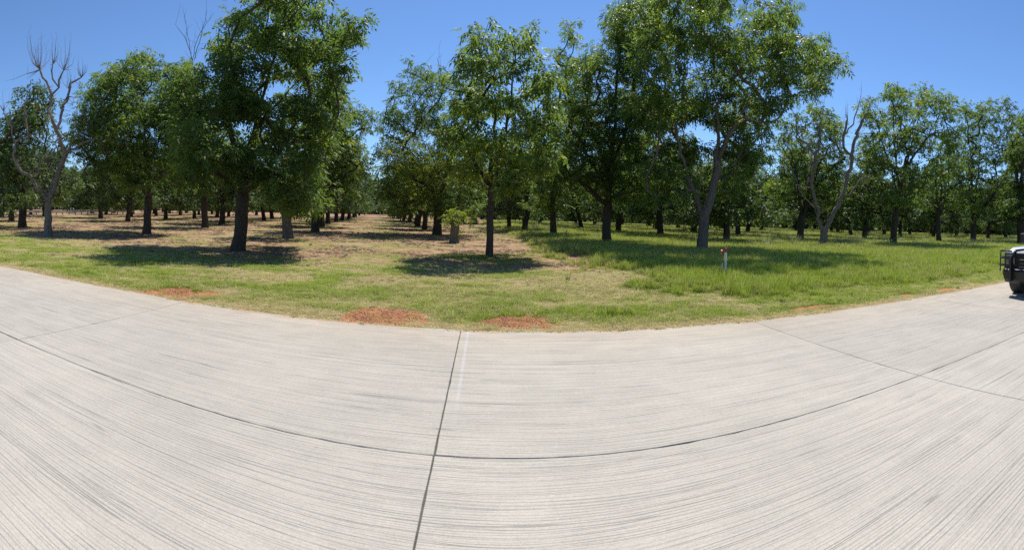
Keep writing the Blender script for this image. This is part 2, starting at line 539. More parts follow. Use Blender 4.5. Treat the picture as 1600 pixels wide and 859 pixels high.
    l.new(spk, md.inputs[0]); l.new(mx.outputs[2], md.inputs[6])
    l.new(md.outputs[2], p.inputs['Base Color'])
    h = math_('SUBTRACT', math_('MULTIPLY', streak, 0.15), math_('MULTIPLY', furrow, 1.0))
    h = math_('ADD', h, math_('MULTIPLY', sand, 0.5))
    bp = n.new('ShaderNodeBump'); bp.inputs['Strength'].default_value = 0.6; bp.inputs['Distance'].default_value = 0.006
    l.new(h, bp.inputs['Height']); l.new(bp.outputs[0], p.inputs['Normal'])
    p.inputs['Roughness'].default_value = 0.88
    p.inputs['Specular IOR Level'].default_value = 0.25
    return m


SLAB = 4.62
JX0 = -0.315           # saw cut that runs towards the camera
road = tag(empty('road'), 'pale tined concrete road with saw-cut slab joints', kind='structure')
CONC = concrete_mat()
SEAL = simple('joint_filler', (0.085, 0.076, 0.064), 0.95, noise=0.5, scale=30)
bed = MB().box(-73.9, 83.1, EDGE - 3 * (EDGE - JOINT) - 0.45, EDGE - 0.02, -0.2, -0.014).build('joint_bed', SEAL, road)


def slab_mesh(w, seed):
    """one slab; its edges are a little ragged so that the saw cut is not ruler-straight"""
    rng = np.random.default_rng(seed)
    g = 0.0042
    L = SLAB
    n = 46; k = 36
    def rag(m): return g + 0.0022 * np.abs(rng.normal(size=m)) + (rng.random(m) < 0.06) * rng.random(m) * 0.008
    bot = [(x, r) for x, r in zip(np.linspace(0.008, L - 0.008, n), rag(n))]
    rig = [(L - r, y) for y, r in zip(np.linspace(0.008, w - 0.008, k), rag(k))]
    top = [(x, w - r) for x, r in zip(np.linspace(L - 0.008, 0.008, n), rag(n))]
    lef = [(r, y) for y, r in zip(np.linspace(w - 0.008, 0.008, k), rag(k))]
    o = bot + rig + top + lef
    m = len(o); c = np.array([L / 2, w / 2])
    v = []
    for z, ins in ((-0.18, 0.0), (-0.004, 0.0), (0.0, 0.004)):
        for (x, y) in o:
            q = np.array([x, y]); dd = np.sign(c - q) * ins
            edge = (abs(x - 0) < 0.03 or abs(x - L) < 0.03, abs(y) < 0.03 or abs(y - w) < 0.03)
            v.append((x + dd[0] * edge[0], y + dd[1] * edge[1], z))
    f = []
    for i in range(2):
        for j in range(m):
            j2 = (j + 1) % m
            f.append((i * m + j, i * m + j2, (i + 1) * m + j2, (i + 1) * m + j))
    f.append(tuple(2 * m + j for j in range(m)))
    me = new_mesh('concrete_slab', v, faces=f)
    me.materials.append(CONC)
    return me


LANE = EDGE - JOINT
slabs = [slab_mesh(LANE, s) for s in range(4)]
rs = random.Random(4)
for r_ in range(4):
    for k in range(-16, 18):
        o = obj('concrete_slab', slabs[rs.randrange(4)], None, road)
        o.location = (JX0 + k * SLAB, JOINT - (r_ - 1) * LANE - LANE, rs.uniform(-0.001, 0.001))


# ------------------------------------------------------------------ trees
def horizon_y(px):
    lo, hi = 200.0, 480.0
    for _ in range(40):
        m = (lo + hi) / 2
        if cam_dir(px, m)[2] < 0: hi = m
        else: lo = m
    return hi


class Skel:
    """branch skeleton: nodes with parents; radii from the number of twigs carried"""
    def __init__(s):
        s.p = []; s.par = []; s.rmin = []; s.depth = []

    def add(s, p, par, rmin=0.0):
        s.p.append(np.array(p, float)); s.par.append(par); s.rmin.append(rmin)
        return len(s.p) - 1

    def path(s, pts, start, r0=0.0, r1=0.0, step=0.35, rng=None, jit=0.03):
        """a limb along a smooth curve through pts, from node start (or a root if None)"""
        P = [np.array(q, float) for q in pts]
        if start is not None: P = [s.p[start]] + P
        else: start = s.add(P[0], -1, r0)
        ids = [start]
        m = len(P)
        for i in range(m - 1):
            a = P[max(i - 1, 0)]; b = P[i]; c = P[i + 1]; d = P[min(i + 2, m - 1)]
            n = max(1, int(np.linalg.norm(c - b) / step))
            for k in range(1, n + 1):
                t = k / n
                q = 0.5 * ((2 * b) + (c - a) * t + (2 * a - 5 * b + 4 * c - d) * t * t + (3 * b - a - 3 * c + d) * t ** 3)
                if rng is not None and not (i == m - 2 and k == n): q = q + rng.normal(0, jit, 3)
                f = (i + t) / (m - 1)
                ids.append(s.add(q, ids[-1], r0 + (r1 - r0) * f))
        return ids

    def nearest(s, q):
        A = np.array(s.p)
        return int(np.argmin(((A - np.array(q)) ** 2).sum(1)))

    def attach(s, q, rng, zbias=0.5, lo=0.0):
        A = np.array(s.p)
        d = np.linalg.norm(A - q, axis=1)
        cost = d + zbias * np.clip(A[:, 2] - q[2] + 0.2, 0, None) + 100 * (A[:, 2] < lo)
        k = int(np.argmin(cost)); L = d[k]
        if L < 0.12: return k
        par = s.par[k]
        t = (A[k] - A[par]) if par >= 0 else np.array([0, 0, 1.0])
        t = t / (np.linalg.norm(t) + 1e-6)
        ctrl = A[k] + t * L * 0.35 + np.array([0, 0, 0.10 * L])
        n = max(1, int(L / 0.4)); last = k
        for i in range(1, n + 1):
            f = i / n
            p = (1 - f) ** 2 * A[k] + 2 * f * (1 - f) * ctrl + f * f * q
            if i < n: p = p + rng.normal(0, 0.05, 3)
            last = s.add(p, last)
        return last

    def radii(s, trunk_r, e=2.0, tip=None, flare=0.45):
        n = len(s.p)
        par = np.array(s.par)
        cnt = np.zeros(n)
        has = np.zeros(n, bool)
        has[par[par >= 0]] = True
        cnt[~has] = 1
        for i in range(n - 1, 0, -1):
            if par[i] >= 0: cnt[par[i]] += cnt[i]
        r = (cnt / cnt[0]) ** (1 / e) * trunk_r
        if tip: r = np.maximum(r, tip)
        r = np.maximum(r, np.array(s.rmin))
        for i in range(1, n):
            if par[i] >= 0: r[i] = min(r[i], r[par[i]])
        z = np.array(s.p)[:, 2]
        r = r * (1 + flare * np.exp(-np.clip(z, 0, None) / 0.28) * (r > trunk_r * 0.6))
        s.r = r
        return r

    def mesh(s, name, rng, sides=lambda r: 10 if r > 0.12 else (6 if r > 0.03 else 4), ridge=0.06):
        n = len(s.p); kids = [[] for _ in range(n)]
        for i in range(n):
            if s.par[i] >= 0: kids[s.par[i]].append(i)
        for k in kids: k.sort(key=lambda q: -s.r[q])
        V = []; Q = []; base = 0
        stack = [(i, None) for i in range(n) if s.par[i] < 0]
        P = np.array(s.p)
        while stack:
            i, start = stack.pop()
            ch = [i] if start is None else [start, i]
            while kids[ch[-1]]:
                k = kids[ch[-1]]
                ch.append(k[0])
                stack += [(q, ch[-2]) for q in k[1:]]
            if len(ch) < 2: continue
            rr = np.array([s.r[c] for c in ch])
            if start is not None: rr[0] = min(rr[0], rr[1] * 1.25)
            rr[-1] *= 0.55
            pts = P[ch]
            ns = sides(rr[0])
            T = np.gradient(pts, axis=0); T /= np.linalg.norm(T, axis=1)[:, None] + 1e-9
            a = np.array([1.0, 0.13, 0.05]); prev = None
            ang = np.arange(ns) * 2 * math.pi / ns
            rid = 1 + ridge * rng.normal(size=ns)
            for m in range(len(ch)):
                t = T[m]
                u = (a if prev is None else prev); u = u - t * (u @ t)
                if np.linalg.norm(u) < 1e-3: u = np.array([0, 1.0, 0]) - t * t[1]
                u /= np.linalg.norm(u); prev = u
                w = np.cross(t, u)
                rid2 = rid * (1 + ridge * 0.6 * rng.normal(size=ns))
                V.append(pts[m] + rr[m] * (rid2 * np.cos(ang))[:, None] * u + rr[m] * (rid2 * np.sin(ang))[:, None] * w)
            k0 = np.arange(ns); k1 = (k0 + 1) % ns
            for m in range(len(ch) - 1):
                b = base + m * ns
                Q.append(np.stack([b + k0, b + k1, b + ns + k1, b + ns + k0], 1))
            base += ns * len(ch)
        return new_mesh(name, np.concatenate(V), quads=np.concatenate(Q))


def compound_leaf(rng, pairs, ll, lw, rach):
    """a drooping pinnate leaf: leaflets either side of a stalk; 4 verts per leaflet; along +x, up +z"""
    out = []
    for k in range(pairs * 2 + 1):
        f = 1.0 if k == pairs * 2 else (k // 2 + 0.6) / (pairs + 0.3)
        side = 0 if k == pairs * 2 else (1 if k % 2 else -1)
        x = rach * f; z = -0.35 * rach * f * f
        a = side * (math.radians(58) + rng.normal(0, 0.18))
        dr = -0.45 + rng.normal(0, 0.25)
        L = ll * (0.75 + 0.35 * f) * rng.uniform(0.85, 1.15)
        d = np.array([math.cos(a) * math.cos(dr), math.sin(a) * math.cos(dr), math.sin(dr)])
        wv = np.cross(d, [0, 0, 1.0]); wv /= np.linalg.norm(wv)
        tw = rng.normal(0, 0.35); up = np.cross(wv, d)
        wv = wv * math.cos(tw) + up * math.sin(tw)
        b = np.array([x, side * 0.01, z])
        m = b + d * L * 0.45 + np.array([0, 0, 0.012])
        out += [b, m + wv * lw * 0.5, b + d * L + np.array([0, 0, -0.02]), m - wv * lw * 0.5]
    return np.array(out)


def leaves_mesh(name, centres, tints, rng, per, crad, pairs=4, ll=0.145, lw=0.05, rach=0.30, tpl_n=5, axis=None):
    """leaf sprays scattered round the twig ends"""
    tpl = [compound_leaf(rng, pairs, ll, lw, rach) for _ in range(tpl_n)]
    nv = len(tpl[0]); C = []; TT = []
    for c, t, k in zip(centres, tints, per):
        rad = crad * rng.uniform(0.75, 1.25)
        off = rng.normal(0, 1, (k, 3)); off /= np.linalg.norm(off, axis=1)[:, None]
        off *= (rad * rng.random((k, 1)) ** 0.45) * np.array([1, 1, 0.8])
        C.append(c + off)
        TT.append(np.clip(t + rng.normal(0, 0.16, k), 0, 1))
    cen = np.repeat(np.array(centres), [len(a) for a in C], axis=0)
    C = np.concatenate(C); TT = np.concatenate(TT)
    n = len(C)
    out = C - cen; out[:, 2] *= 0.5
    out += rng.normal(0, 0.16, (n, 3))
    yaw = np.arctan2(out[:, 1], out[:, 0]) + rng.normal(0, 0.5, n)
    pit = -0.25 + rng.normal(0, 0.45, n) + 0.5 * out[:, 2]
    rol = rng.normal(0, 0.5, n)
    cy, sy, cp, sp, cr, sr = np.cos(yaw), np.sin(yaw), np.cos(pit), np.sin(pit), np.cos(rol), np.sin(rol)
    X = np.stack([cy * cp, sy * cp, sp], 1)
    Y0 = np.stack([-sy, cy, 0 * sy], 1); Z0 = np.cross(X, Y0)
    Y = Y0 * cr[:, None] + Z0 * sr[:, None]; Z = np.cross(X, Y)
    which = rng.integers(0, tpl_n, n)
    sc = rng.uniform(0.75, 1.2, n)
    T = np.array(tpl)[which] * sc[:, None, None]
    V = C[:, None, :] + T[:, :, 0:1] * X[:, None, :] + T[:, :, 1:2] * Y[:, None, :] + T[:, :, 2:3] * Z[:, None, :]
    V = V.reshape(-1, 3)
    q = np.arange(len(V)).reshape(-1, 4)
    me = new_mesh(name, V, quads=q)
    at = me.attributes.new('tint', 'FLOAT', 'POINT')
    at.data.foreach_set('value', np.repeat(TT, nv).astype(np.float32))
    return me


def blob_points(rng, lobes, spacing):
    """twig ends spread through a set of ellipsoid lobes (x,y,z,rx,ry,rz), thinned so that they keep apart"""
    pts = []
    for (x, y, z, rx, ry, rz) in lobes:
        n = int(4.19 * rx * ry * rz / spacing ** 3 * 3.0) + 6
        d = rng.normal(size=(n, 3)); d /= np.linalg.norm(d, axis=1)[:, None]
        d *= rng.random((n, 1)) ** 0.42
        pts.append(np.array([x, y, z]) + d * np.array([rx, ry, rz]))
    P = np.concatenate(pts); rng.shuffle(P)
    keep = np.zeros((0, 3)); out = []
    for p in P:
        if len(out) and (((keep - p) ** 2).sum(1).min() < (spacing * 0.92) ** 2): continue
        out.append(p); keep = np.array(out)
    return keep


def trimmed(name, label, group=None):
    o = empty(name)
    tag(o, label, 'tree', group)
    return o


TREES = []       # (x, y) of every tree set by hand


def place(px, py, extra=0.0):
    g = pix(px, py + extra)
    r = float(np.hypot(*g)); th = math.atan2(g[0], g[1])
    TREES.append(g)
    hz = horizon_y(px)

    def loc(qx, qy, dep=0.0):
        """pixel -> the tree's own metres (x right, y away, z up) at a depth from the trunk"""
        k = (r + dep) / F
        return np.array([(qx - px) * k, dep, EYE + (horizon_y(qx) - qy) * k])
    return g, r, th, loc


def hero(label, px, py, trunk_px, lobes, limbs=(), seed=0, extra=0.0, spacing=0.62, per=9, crad=0.5, bark=None, leaf=None,
         deep=1.0, group=None, tint=0.45, ll=0.15, lw=0.052, pairs=4, bare=(), fork=None, sparse_top=0.0, young=(), e=2.0, flare=0.4, clump=1.0):
    rng = np.random.default_rng(seed)
    g, r, th, loc = place(px, py, extra)
    root = trimmed('pecan_tree', label, group)
    root.location = (g[0], g[1], float(ground_z(np.array([g[0]]), np.array([g[1]]))[0]) - 0.03)
    root.rotation_euler = (0, 0, -th)
    m = r / F
    L3 = []
    xs = [l[0] for l in lobes]; cxm = (min(xs) + max(xs)) / 2; hw = (max(xs) - min(xs)) / 2 + 1
    Rx = hw * m + 0.8
    for (lx, ly, rx, ry, *back) in lobes:
        f = math.sqrt(max(0.05, 1 - min(1, abs(lx - cxm) / (hw * 1.25)) ** 2))
        dd = Rx * f * deep
        for sgn in ((1, 0.45) if back else (1, -1) if dd > 0.9 else (0,)):
            dep = sgn * dd * rng.uniform(0.25, 0.75)
            c = loc(lx, ly, dep)
            L3.append((c[0], c[1], c[2], rx * m, 0.5 * (rx + ry) * m * 1.05, ry * m))
    L4 = []
    for (x_, y_, z_, rx_, ry_, rz_) in L3:                    # every lobe is a handful of separate leaf masses
        for k in range(5):
            d = rng.normal(size=3); d /= np.linalg.norm(d); d *= rng.uniform(0.45, 0.95)
            s_ = rng.uniform(0.30, 0.52) * clump
            L4.append((x_ + d[0] * rx_ * 1.06, y_ + d[1] * ry_ * 1.06, z_ + d[2] * rz_ * 1.06, rx_ * s_, ry_ * s_, rz_ * s_ * 0.85))
    P = blob_points(rng, L4, spacing * 0.98)
    P = P[P[:, 2] > 1.1]
    zt = P[:, 2].max(); zb = P[:, 2].min()
    S = Skel()
    tr = trunk_px * m / 2
    if limbs:
        ids = {}
        for k, lim in enumerate(limbs):
            pts = []
            for q in lim:
                dep = q[2] * Rx if len(q) > 2 else 0.0
                pts.append(loc(q[0], q[1], dep))
            if k == 0:
                pts[0] = np.array([0, 0, -0.12])
                S.path(pts, None, tr, tr * 0.8, rng=rng, jit=0.02)
            else:
                S.path(pts[1:], S.nearest(pts[0]), rng=rng)
    else:
        fz = fork if fork else 2.3
        lean = rng.normal(0, 0.12, 2)
        S.path([(0, 0, -0.12), (lean[0] * 0.4, lean[1] * 0.4, fz * 0.5), (lean[0], lean[1], fz)], None, tr, tr * 0.8, rng=rng, jit=0.015)
        top = len(S.p) - 1
        nl = rng.integers(3, 6)
        cand = P[np.argsort(-P[:, 2])][: max(12, len(P) // 2)]
        a0 = rng.uniform(0, 6.28)
        for k in range(nl):
            a = a0 + k * 6.28 / nl
            dv = np.array([math.cos(a), math.sin(a)])
            q = cand[np.argmax(cand[:, :2] @ dv - 0.25 * np.abs(cand[:, 2] - (zb + zt) * 0.58) + rng.normal(0, 0.5, len(cand)))]
            mid = S.p[top] * 0.45 + q * 0.55 + np.array([-dv[0] * 0.5, -dv[1] * 0.5, 0.5])
            S.path([mid, q], top, rng=rng, jit=0.06)
    lowest = S.p[min(len(S.p) - 1, 3)][2]
    order = np.argsort(np.linalg.norm(P - np.array([0, 0, 2.5]), axis=1))
    for k in order: S.attach(P[k], rng, lo=1.2)
    dead = []
    for lim in bare:
        pts = [loc(q[0], q[1], 0.0) for q in lim]
        n0 = len(S.p)
        ids = S.path(pts[1:], S.nearest(pts[0]), 0.03, 0.008, rng=rng)
        for i in ids[2:]:
            if rng.random() < 0.7:
                d = rng.normal(0, 0.35, 3) + np.array([0, 0, 0.8])
                S.path([S.p[i] + d * 0.5, S.p[i] + d * rng.uniform(0.8, 1.5)], i, 0.009, 0.005, rng=rng)
        dead += range(n0, len(S.p))
    S.radii(tr, e=e, tip=0.008, flare=flare)
    for i in dead: S.r[i] = S.rmin[i]
    trunk = obj('trunk', S.mesh('trunk', rng), bark or BARK, root, smooth_shade=True)
    f = (P[:, 2] - zb) / (zt - zb + 1e-6)
    tt = tint + 0.22 * (fbm(P[:, 0] * 0.5 + seed, P[:, 2] * 0.5, seed + 3) + fbm(P[:, 1] * 0.6, P[:, 2] * 0.6 + seed, seed + 5))
    tt = tt + rng.normal(0, 0.17, len(P))
    pr = np.full(len(P), per * 1.4, float) * (1 - sparse_top * np.clip((f - 0.55) / 0.45, 0, 1)) * rng.uniform(0.6, 1.3, len(P))
    pr = np.maximum(2, pr.round().astype(int))
    isy = np.zeros(len(P), bool)
    for (yx, yy, yr) in young:
        c = loc(yx, yy)
        isy |= np.hypot(P[:, 0] - c[0], P[:, 2] - c[2]) < yr * m
    crown = obj('crown', leaves_mesh('crown', P[~isy], tt[~isy], rng, pr[~isy], crad * 0.86, pairs, ll * 1.2, lw * 1.25), leaf or LEAF, root)
    if isy.any():
        obj('young_foliage', leaves_mesh('young_foliage', P[isy], tt[isy] + 0.1, rng, pr[isy], crad, pairs, ll, lw), LEAF_Y, root)
    return root


def bare_tree(label, px, py, trunk_px, limbs, fans, seed, extra=0.0, twig_n=3, tangles=()):
    """dead tree: limbs traced stem by stem, with whiskers of dead twigs"""
    rng = np.random.default_rng(seed)
    g, r, th, loc = place(px, py, extra)
    root = trimmed('dead_tree', label)
    root.location = (g[0], g[1], float(ground_z(np.array([g[0]]), np.array([g[1]]))[0]) - 0.03)
    root.rotation_euler = (0, 0, -th)
    m = r / F
    S = Skel(); B = Skel()
    for k, (w0, w1, lim) in enumerate(limbs):
        pts = []
        dz = rng.normal(0, 0.5)
        for i, q in enumerate(lim):
            pts.append(loc(q[0], q[1], 0.0 if k == 0 else dz * i / len(lim)))
        if k == 0:
            pts[0] = np.array([0, 0, -0.12])
            ids = S.path(pts, None, w0 * m / 2, w1 * m / 2, rng=rng, jit=0.02, step=0.25)
        else:
            ids = S.path(pts[1:], S.nearest(pts[0]), w0 * m / 2.2, w1 * m / 2.4, rng=rng, jit=0.06, step=0.3)
        if k:
            for i in ids[1:]:
                if rng.random() < 0.55:
                    d = np.array([rng.normal(0, 0.5), rng.normal(0, 0.5), rng.normal(0.35, 0.4)])
                    d *= rng.uniform(0.3, 0.9)
                    i0 = B.add(S.p[i], -1, 0.014)
                    j = B.path([S.p[i] + d * 0.5 + rng.normal(0, 0.05, 3), S.p[i] + d], i0, 0.013, 0.006, rng=rng)
                    for t in j[1:]:
                        if rng.random() < 0.5: B.path([B.p[t] + rng.normal(0, 0.18, 3) + np.array([0, 0, 0.12])], t, 0.007, 0.004)
    for (fx, fy, n, tx, ty, sx, sy) in fans:
        i = S.nearest(loc(fx, fy))
        for k in range(int(n * 1.4)):
            e = loc(tx + rng.normal(0, sx), ty + rng.normal(0, sy)); s0 = S.p[i]
            e[1] = s0[1] + rng.normal(0, 0.5); e = s0 + (e - s0) * rng.uniform(0.45, 1.2)
            md = s0 * 0.5 + e * 0.5 + np.array([(e[0] - s0[0]) * 0.25, (e[1] - s0[1]) * 0.25, -0.1 * np.linalg.norm(e - s0)])
            i0 = B.add(s0, -1, 0.02)
            j = B.path([md, e], i0, 0.014, 0.004, rng=rng, jit=0.02)
            for t in j[2:]:
                if rng.random() < 0.5: B.path([B.p[t] + rng.normal(0, 0.17, 3) + np.array([0, 0, 0.28])], t, 0.008, 0.004)
    for (tx, ty, rx, ry, n) in tangles:
        for k in range(int(n * 1.7)):
            a = loc(tx + rng.normal(0, rx), ty + rng.normal(0, ry), rng.normal(0, 0.5))
            i = S.nearest(a); i0 = B.add(S.p[i], -1, 0.012)
            B.path([(S.p[i] + a) / 2 + rng.normal(0, 0.15, 3), a], i0, 0.014, 0.006, rng=rng, jit=0.04)
    S.r = np.array(S.rmin); z = np.array(S.p)[:, 2]
    S.r = S.r * (1 + 0.4 * np.exp(-np.clip(z, 0, None) / 0.25) * (S.r > S.r[0] * 0.7))
    B.r = np.array(B.rmin)
    obj('trunk', S.mesh('trunk', rng), BARK_DEAD, root, smooth_shade=True)
    tag(obj('twigs', B.mesh('twigs', rng, sides=lambda r: 4), BARK_DEAD, root, smooth_shade=True), kind='stuff')
    return root


# --- front row, left to right
bare_tree('dead leafless grey tree with a swooping left limb, leftmost tree in front', 75, 368, 12, [
    (12.5, 10, [(75, 368), (74.5, 340), (74.5, 318)]),
    (10, 9, [(74.5, 318), (80, 300), (88, 278), (102, 240)]),
    (8, 6, [(102, 240), (96, 221), (88, 203), (82, 189)]),
    (5.5, 3.5, [(82, 189), (77, 168), (79, 148), (71, 128), (60, 105)]),
    (5, 3.5, [(88, 203), (93, 189), (98, 164), (107, 140), (116, 124), (126, 120)]),
    (3.6, 3, [(79, 148), (88, 138), (82, 122), (79, 111), (81, 100)]),
    (3.6, 3, [(88, 140), (92, 124), (98, 109)]),
    (3, 2, [(98, 160), (108, 152), (114, 151)]),
    (6.5, 4.5, [(74.5, 322), (72, 312), (65, 297), (45, 274), (28.5, 258), (22, 242), (23.6, 221)]),
    (3, 1.5, [(23.6, 221), (14, 197), (4, 170), (-4, 158)]),
    (3, 2.2, [(23.6, 221), (33, 212), (41, 209), (40, 185), (38, 158)]),
    (2.5, 1, [(41, 209), (60, 206), (78, 210)]),
    (4.5, 2, [(104, 238), (122, 225), (143, 217), (171, 216), (206, 214)]),
    (2, 1, [(143, 217), (152, 208), (158, 195)]),
    (4, 2, [(100, 236), (81, 242), (65, 252), (53, 270)]),
    (2.4, 1.2, [(104, 232), (118, 214), (135, 204), (150, 200)]),
    (2.4, 1, [(96, 222), (108, 205), (122, 196), (126, 182)]),
], [(60, 105, 12, 46, 62, 7, 14), (60, 105, 6, 66, 66, 7, 12), (81, 101, 6, 84, 66, 9, 12), (98, 109, 8, 104, 80, 9, 11), (126, 120, 9, 127, 92, 6, 8),
    (38, 158, 5, 34, 142, 6, 7), (4, 170, 6, 6, 145, 6, 10), (107, 140, 5, 103, 112, 8, 8), (60, 105, 3, 30, 118, 8, 4)], 11,
    tangles=[(62, 285, 12, 20, 46), (85, 250, 16, 14, 24), (125, 185, 14, 18, 34), (50, 235, 14, 16, 22), (150, 222, 25, 10, 18), (40, 195, 8, 15, 10)])

hero('rounded leafy pecan tree right of the dead leftmost tree, thick dark trunk', 230, 365, 12.5,
     [(215, 112, 52, 36), (165, 145, 36, 36), (268, 135, 40, 42), (200, 185, 62, 42), (150, 200, 32, 38), (165, 240, 38, 30), (255, 205, 50, 46), (222, 250, 55, 32), (285, 250, 32, 36), (190, 270, 35, 24)],
     limbs=[[(230, 365), (231, 335), (231, 300)], [(231, 300), (228, 250, 0.05), (222, 180, 0.1), (215, 110)], [(231, 305), (215, 283, -0.2), (185, 268, -0.3), (150, 250, -0.3)],
            [(231, 295), (248, 270, -0.2), (272, 248, -0.3), (286, 215, -0.2)], [(229, 255), (250, 210, 0.3), (268, 150, 0.3)], [(228, 240), (200, 200, 0.2), (170, 160, 0.2)]],
     seed=21, deep=1.0, tint=0.46, per=11, clump=1.28)

hero('huge spreading pecan tree with the thickest trunk, tallest crown on the left', 372, 390, 19.5,
     [(432, 10, 66, 50), (508, 45, 40, 42), (375, 55, 40, 50), (345, 130, 48, 52), (440, 100, 66, 50), (305, 190, 36, 52), (385, 190, 70, 52), (462, 185, 52, 52), (500, 115, 32, 34),
      (330, 250, 48, 36), (290, 250, 30, 32), (430, 262, 58, 42), (455, 312, 40, 32), (488, 240, 26, 36), (540, 40, 18, 26), (300, 145, 34, 40), (278, 215, 22, 34), (505, 175, 34, 40), (525, 100, 24, 28)],
     limbs=[[(372, 390), (374, 350), (377, 300)], [(377, 300), (385, 250, 0.05), (400, 180, 0.1), (420, 100), (440, 20)], [(377, 305), (355, 280, -0.2), (325, 255, -0.3), (300, 215, -0.3)],
            [(377, 303), (405, 280, -0.25), (430, 240, -0.3), (460, 190, -0.25)], [(383, 260), (360, 210, 0.2), (345, 140, 0.2), (365, 60, 0.1)], [(396, 195), (440, 150, 0.2), (490, 90, 0.2), (520, 45, 0.1)],
            [(405, 281, -0.2), (440, 288, -0.5), (470, 318, -0.6)]],
     seed=31, tint=0.38, per=11, spacing=0.5, crad=0.42, deep=0.95, clump=1.02, flare=0.3)

hero('slim single-stem pecan tree with airy yellow-green crown, centre front', 765, 400, 11.5,
     [(738, 52, 20, 20), (790, 75, 22, 34), (820, 62, 11, 24), (760, 110, 46, 32), (830, 125, 24, 34), (725, 95, 16, 24), (738, 165, 34, 34), (790, 172, 48, 34), (846, 180, 28, 32), (760, 228, 50, 36), (820, 240, 42, 36), (715, 215, 26, 28),
      (845, 238, 22, 28), (795, 272, 34, 22), (735, 268, 30, 22)],
     limbs=[[(765, 400), (765, 350), (764.5, 300)], [(764.5, 300), (764.5, 240), (768, 180, 0.05), (760, 110), (738, 50)], [(764, 250), (785, 200, -0.2), (792, 130, -0.1), (791, 70)],
            [(764, 290), (740, 260, -0.3), (722, 220, -0.3)], [(764, 295), (795, 262, 0.2), (830, 230, 0.25), (848, 180, 0.2)], [(786, 190), (815, 140, 0.1), (820, 60, 0.05)]],
     seed=41, tint=0.58, per=9, spacing=0.46, crad=0.36, sparse_top=0.5, deep=1.1, flare=0.2)

hero('tallest wide pecan tree behind the white marker post, pale forked trunk', 1097, 390, 16,
     [(1050, 25, 60, 46), (1130, 15, 62, 42), (1210, 25, 40, 38), (1090, 85, 72, 46), (1180, 85, 52, 40), (1248, 75, 34, 30), (1288, 82, 22, 24), (1010, 85, 42, 46), (1040, 155, 54, 46), (1128, 165, 62, 42, 1),
      (1210, 128, 42, 30), (1262, 112, 28, 20), (1000, 170, 36, 46), (1052, 235, 46, 44, 1), (1150, 228, 46, 40, 1), (1020, 285, 38, 34), (1130, 285, 40, 28, 1), (1195, 180, 30, 26)],
     limbs=[[(1097, 390), (1098, 362), (1098, 338)], [(1098, 338), (1110, 300), (1116, 250), (1115, 190), (1110, 150), (1118, 90, 0.1), (1130, 20)], [(1098, 340), (1086, 312), (1070, 270, -0.1), (1050, 200, -0.15), (1035, 120, -0.1), (1045, 40)],
            [(1115, 215), (1102, 165, -0.1), (1090, 90, -0.1)], [(1116, 250), (1140, 200, -0.2), (1185, 120, -0.2), (1245, 80, -0.1), (1288, 84)], [(1070, 275), (1030, 250, 0.2), (1005, 180, 0.2)], [(1113, 290), (1145, 250, -0.3), (1155, 225, -0.3)],
            [(1114, 170), (1160, 90, 0.25), (1205, 35, 0.2)]],
     seed=51, tint=0.46, per=12, spacing=0.62, crad=0.5, bark=BARK_PALE, extra=4, deep=0.95, clump=1.15)

hero('dark-trunked pecan tree with low limb reaching left, just left of tallest tree', 947, 378, 14,
     [(960, 35, 30, 40), (990, 20, 26, 30), (945, 95, 40, 42), (905, 125, 30, 34), (985, 75, 36, 44), (930, 172, 44, 44), (972, 190, 44, 44), (918, 240, 40, 36), (985, 265, 36, 36), (950, 285, 36, 30), (890, 200, 28, 34), (890, 270, 24, 26)],
     limbs=[[(947, 378), (947, 345), (948, 300)], [(948, 300), (953, 240), (955, 150), (962, 40)], [(948, 315), (925, 300, -0.2), (900, 278, -0.3), (880, 270, -0.4)], [(951, 262), (925, 215, -0.2), (905, 130, -0.1)], [(951, 250), (975, 190, 0.2), (988, 80, 0.2)]],
     seed=61, tint=0.42, per=12, extra=3, spacing=0.66, crad=0.52, clump=1.3)

hero('narrow pecan tree with a lone leaf spire, right of the slim airy tree', 865, 366, 10,
     [(880, 55, 13, 22), (872, 100, 20, 28), (882, 150, 30, 34), (890, 210, 36, 38), (858, 262, 36, 36), (900, 285, 34, 32), (860, 195, 22, 30), (850, 310, 30, 22)],
     seed=71, clump=1.22, tint=0.55, per=9, extra=2, spacing=0.72, crad=0.52)

hero('crowded pecan tree at the right side of the open grass aisle with pale young foliage', 683, 366, 12,
     [(645, 130, 26, 36), (690, 135, 34, 30), (730, 165, 30, 32), (610, 190, 28, 38), (655, 195, 44, 42), (705, 195, 40, 42), (640, 255, 46, 46), (700, 260, 48, 48), (608, 250, 24, 40), (630, 300, 36, 32), (720, 310, 40, 32), (675, 310, 36, 26)],
     bare=[[(660, 190), (656, 150), (650, 110)], [(690, 150), (683, 118), (676, 92)], [(705, 150), (706, 115), (714, 85)]], seed=81, clump=1.22, tint=0.4, per=9, spacing=0.72, crad=0.55, young=[(650, 225, 36), (665, 270, 42), (635, 250, 30)])

hero('pecan tree with bare dead twigs above its crown, behind the huge left tree', 320, 355, 10,
     [(292, 130, 24, 30), (318, 160, 30, 36), (280, 170, 26, 36), (300, 215, 40, 42), (340, 220, 32, 40), (300, 275, 42, 28)],
     bare=[[(296, 120), (293, 80), (283, 25)], [(297, 110), (305, 62), (330, 22)], [(300, 100), (312, 48), (318, 22)], [(295, 95), (285, 60), (270, 40)]], seed=91, clump=1.22, tint=0.5, per=9, spacing=0.75, crad=0.55)

hero('pecan tree with short pale trunk tucked behind the huge left tree', 450, 371, 15,
     [(470, 170, 50, 40), (440, 220, 50, 40), (490, 230, 36, 40), (462, 285, 50, 34), (480, 320, 34, 22)], seed=101, tint=0.42, per=8, spacing=0.72, crad=0.52, bark=BARK_PALE)

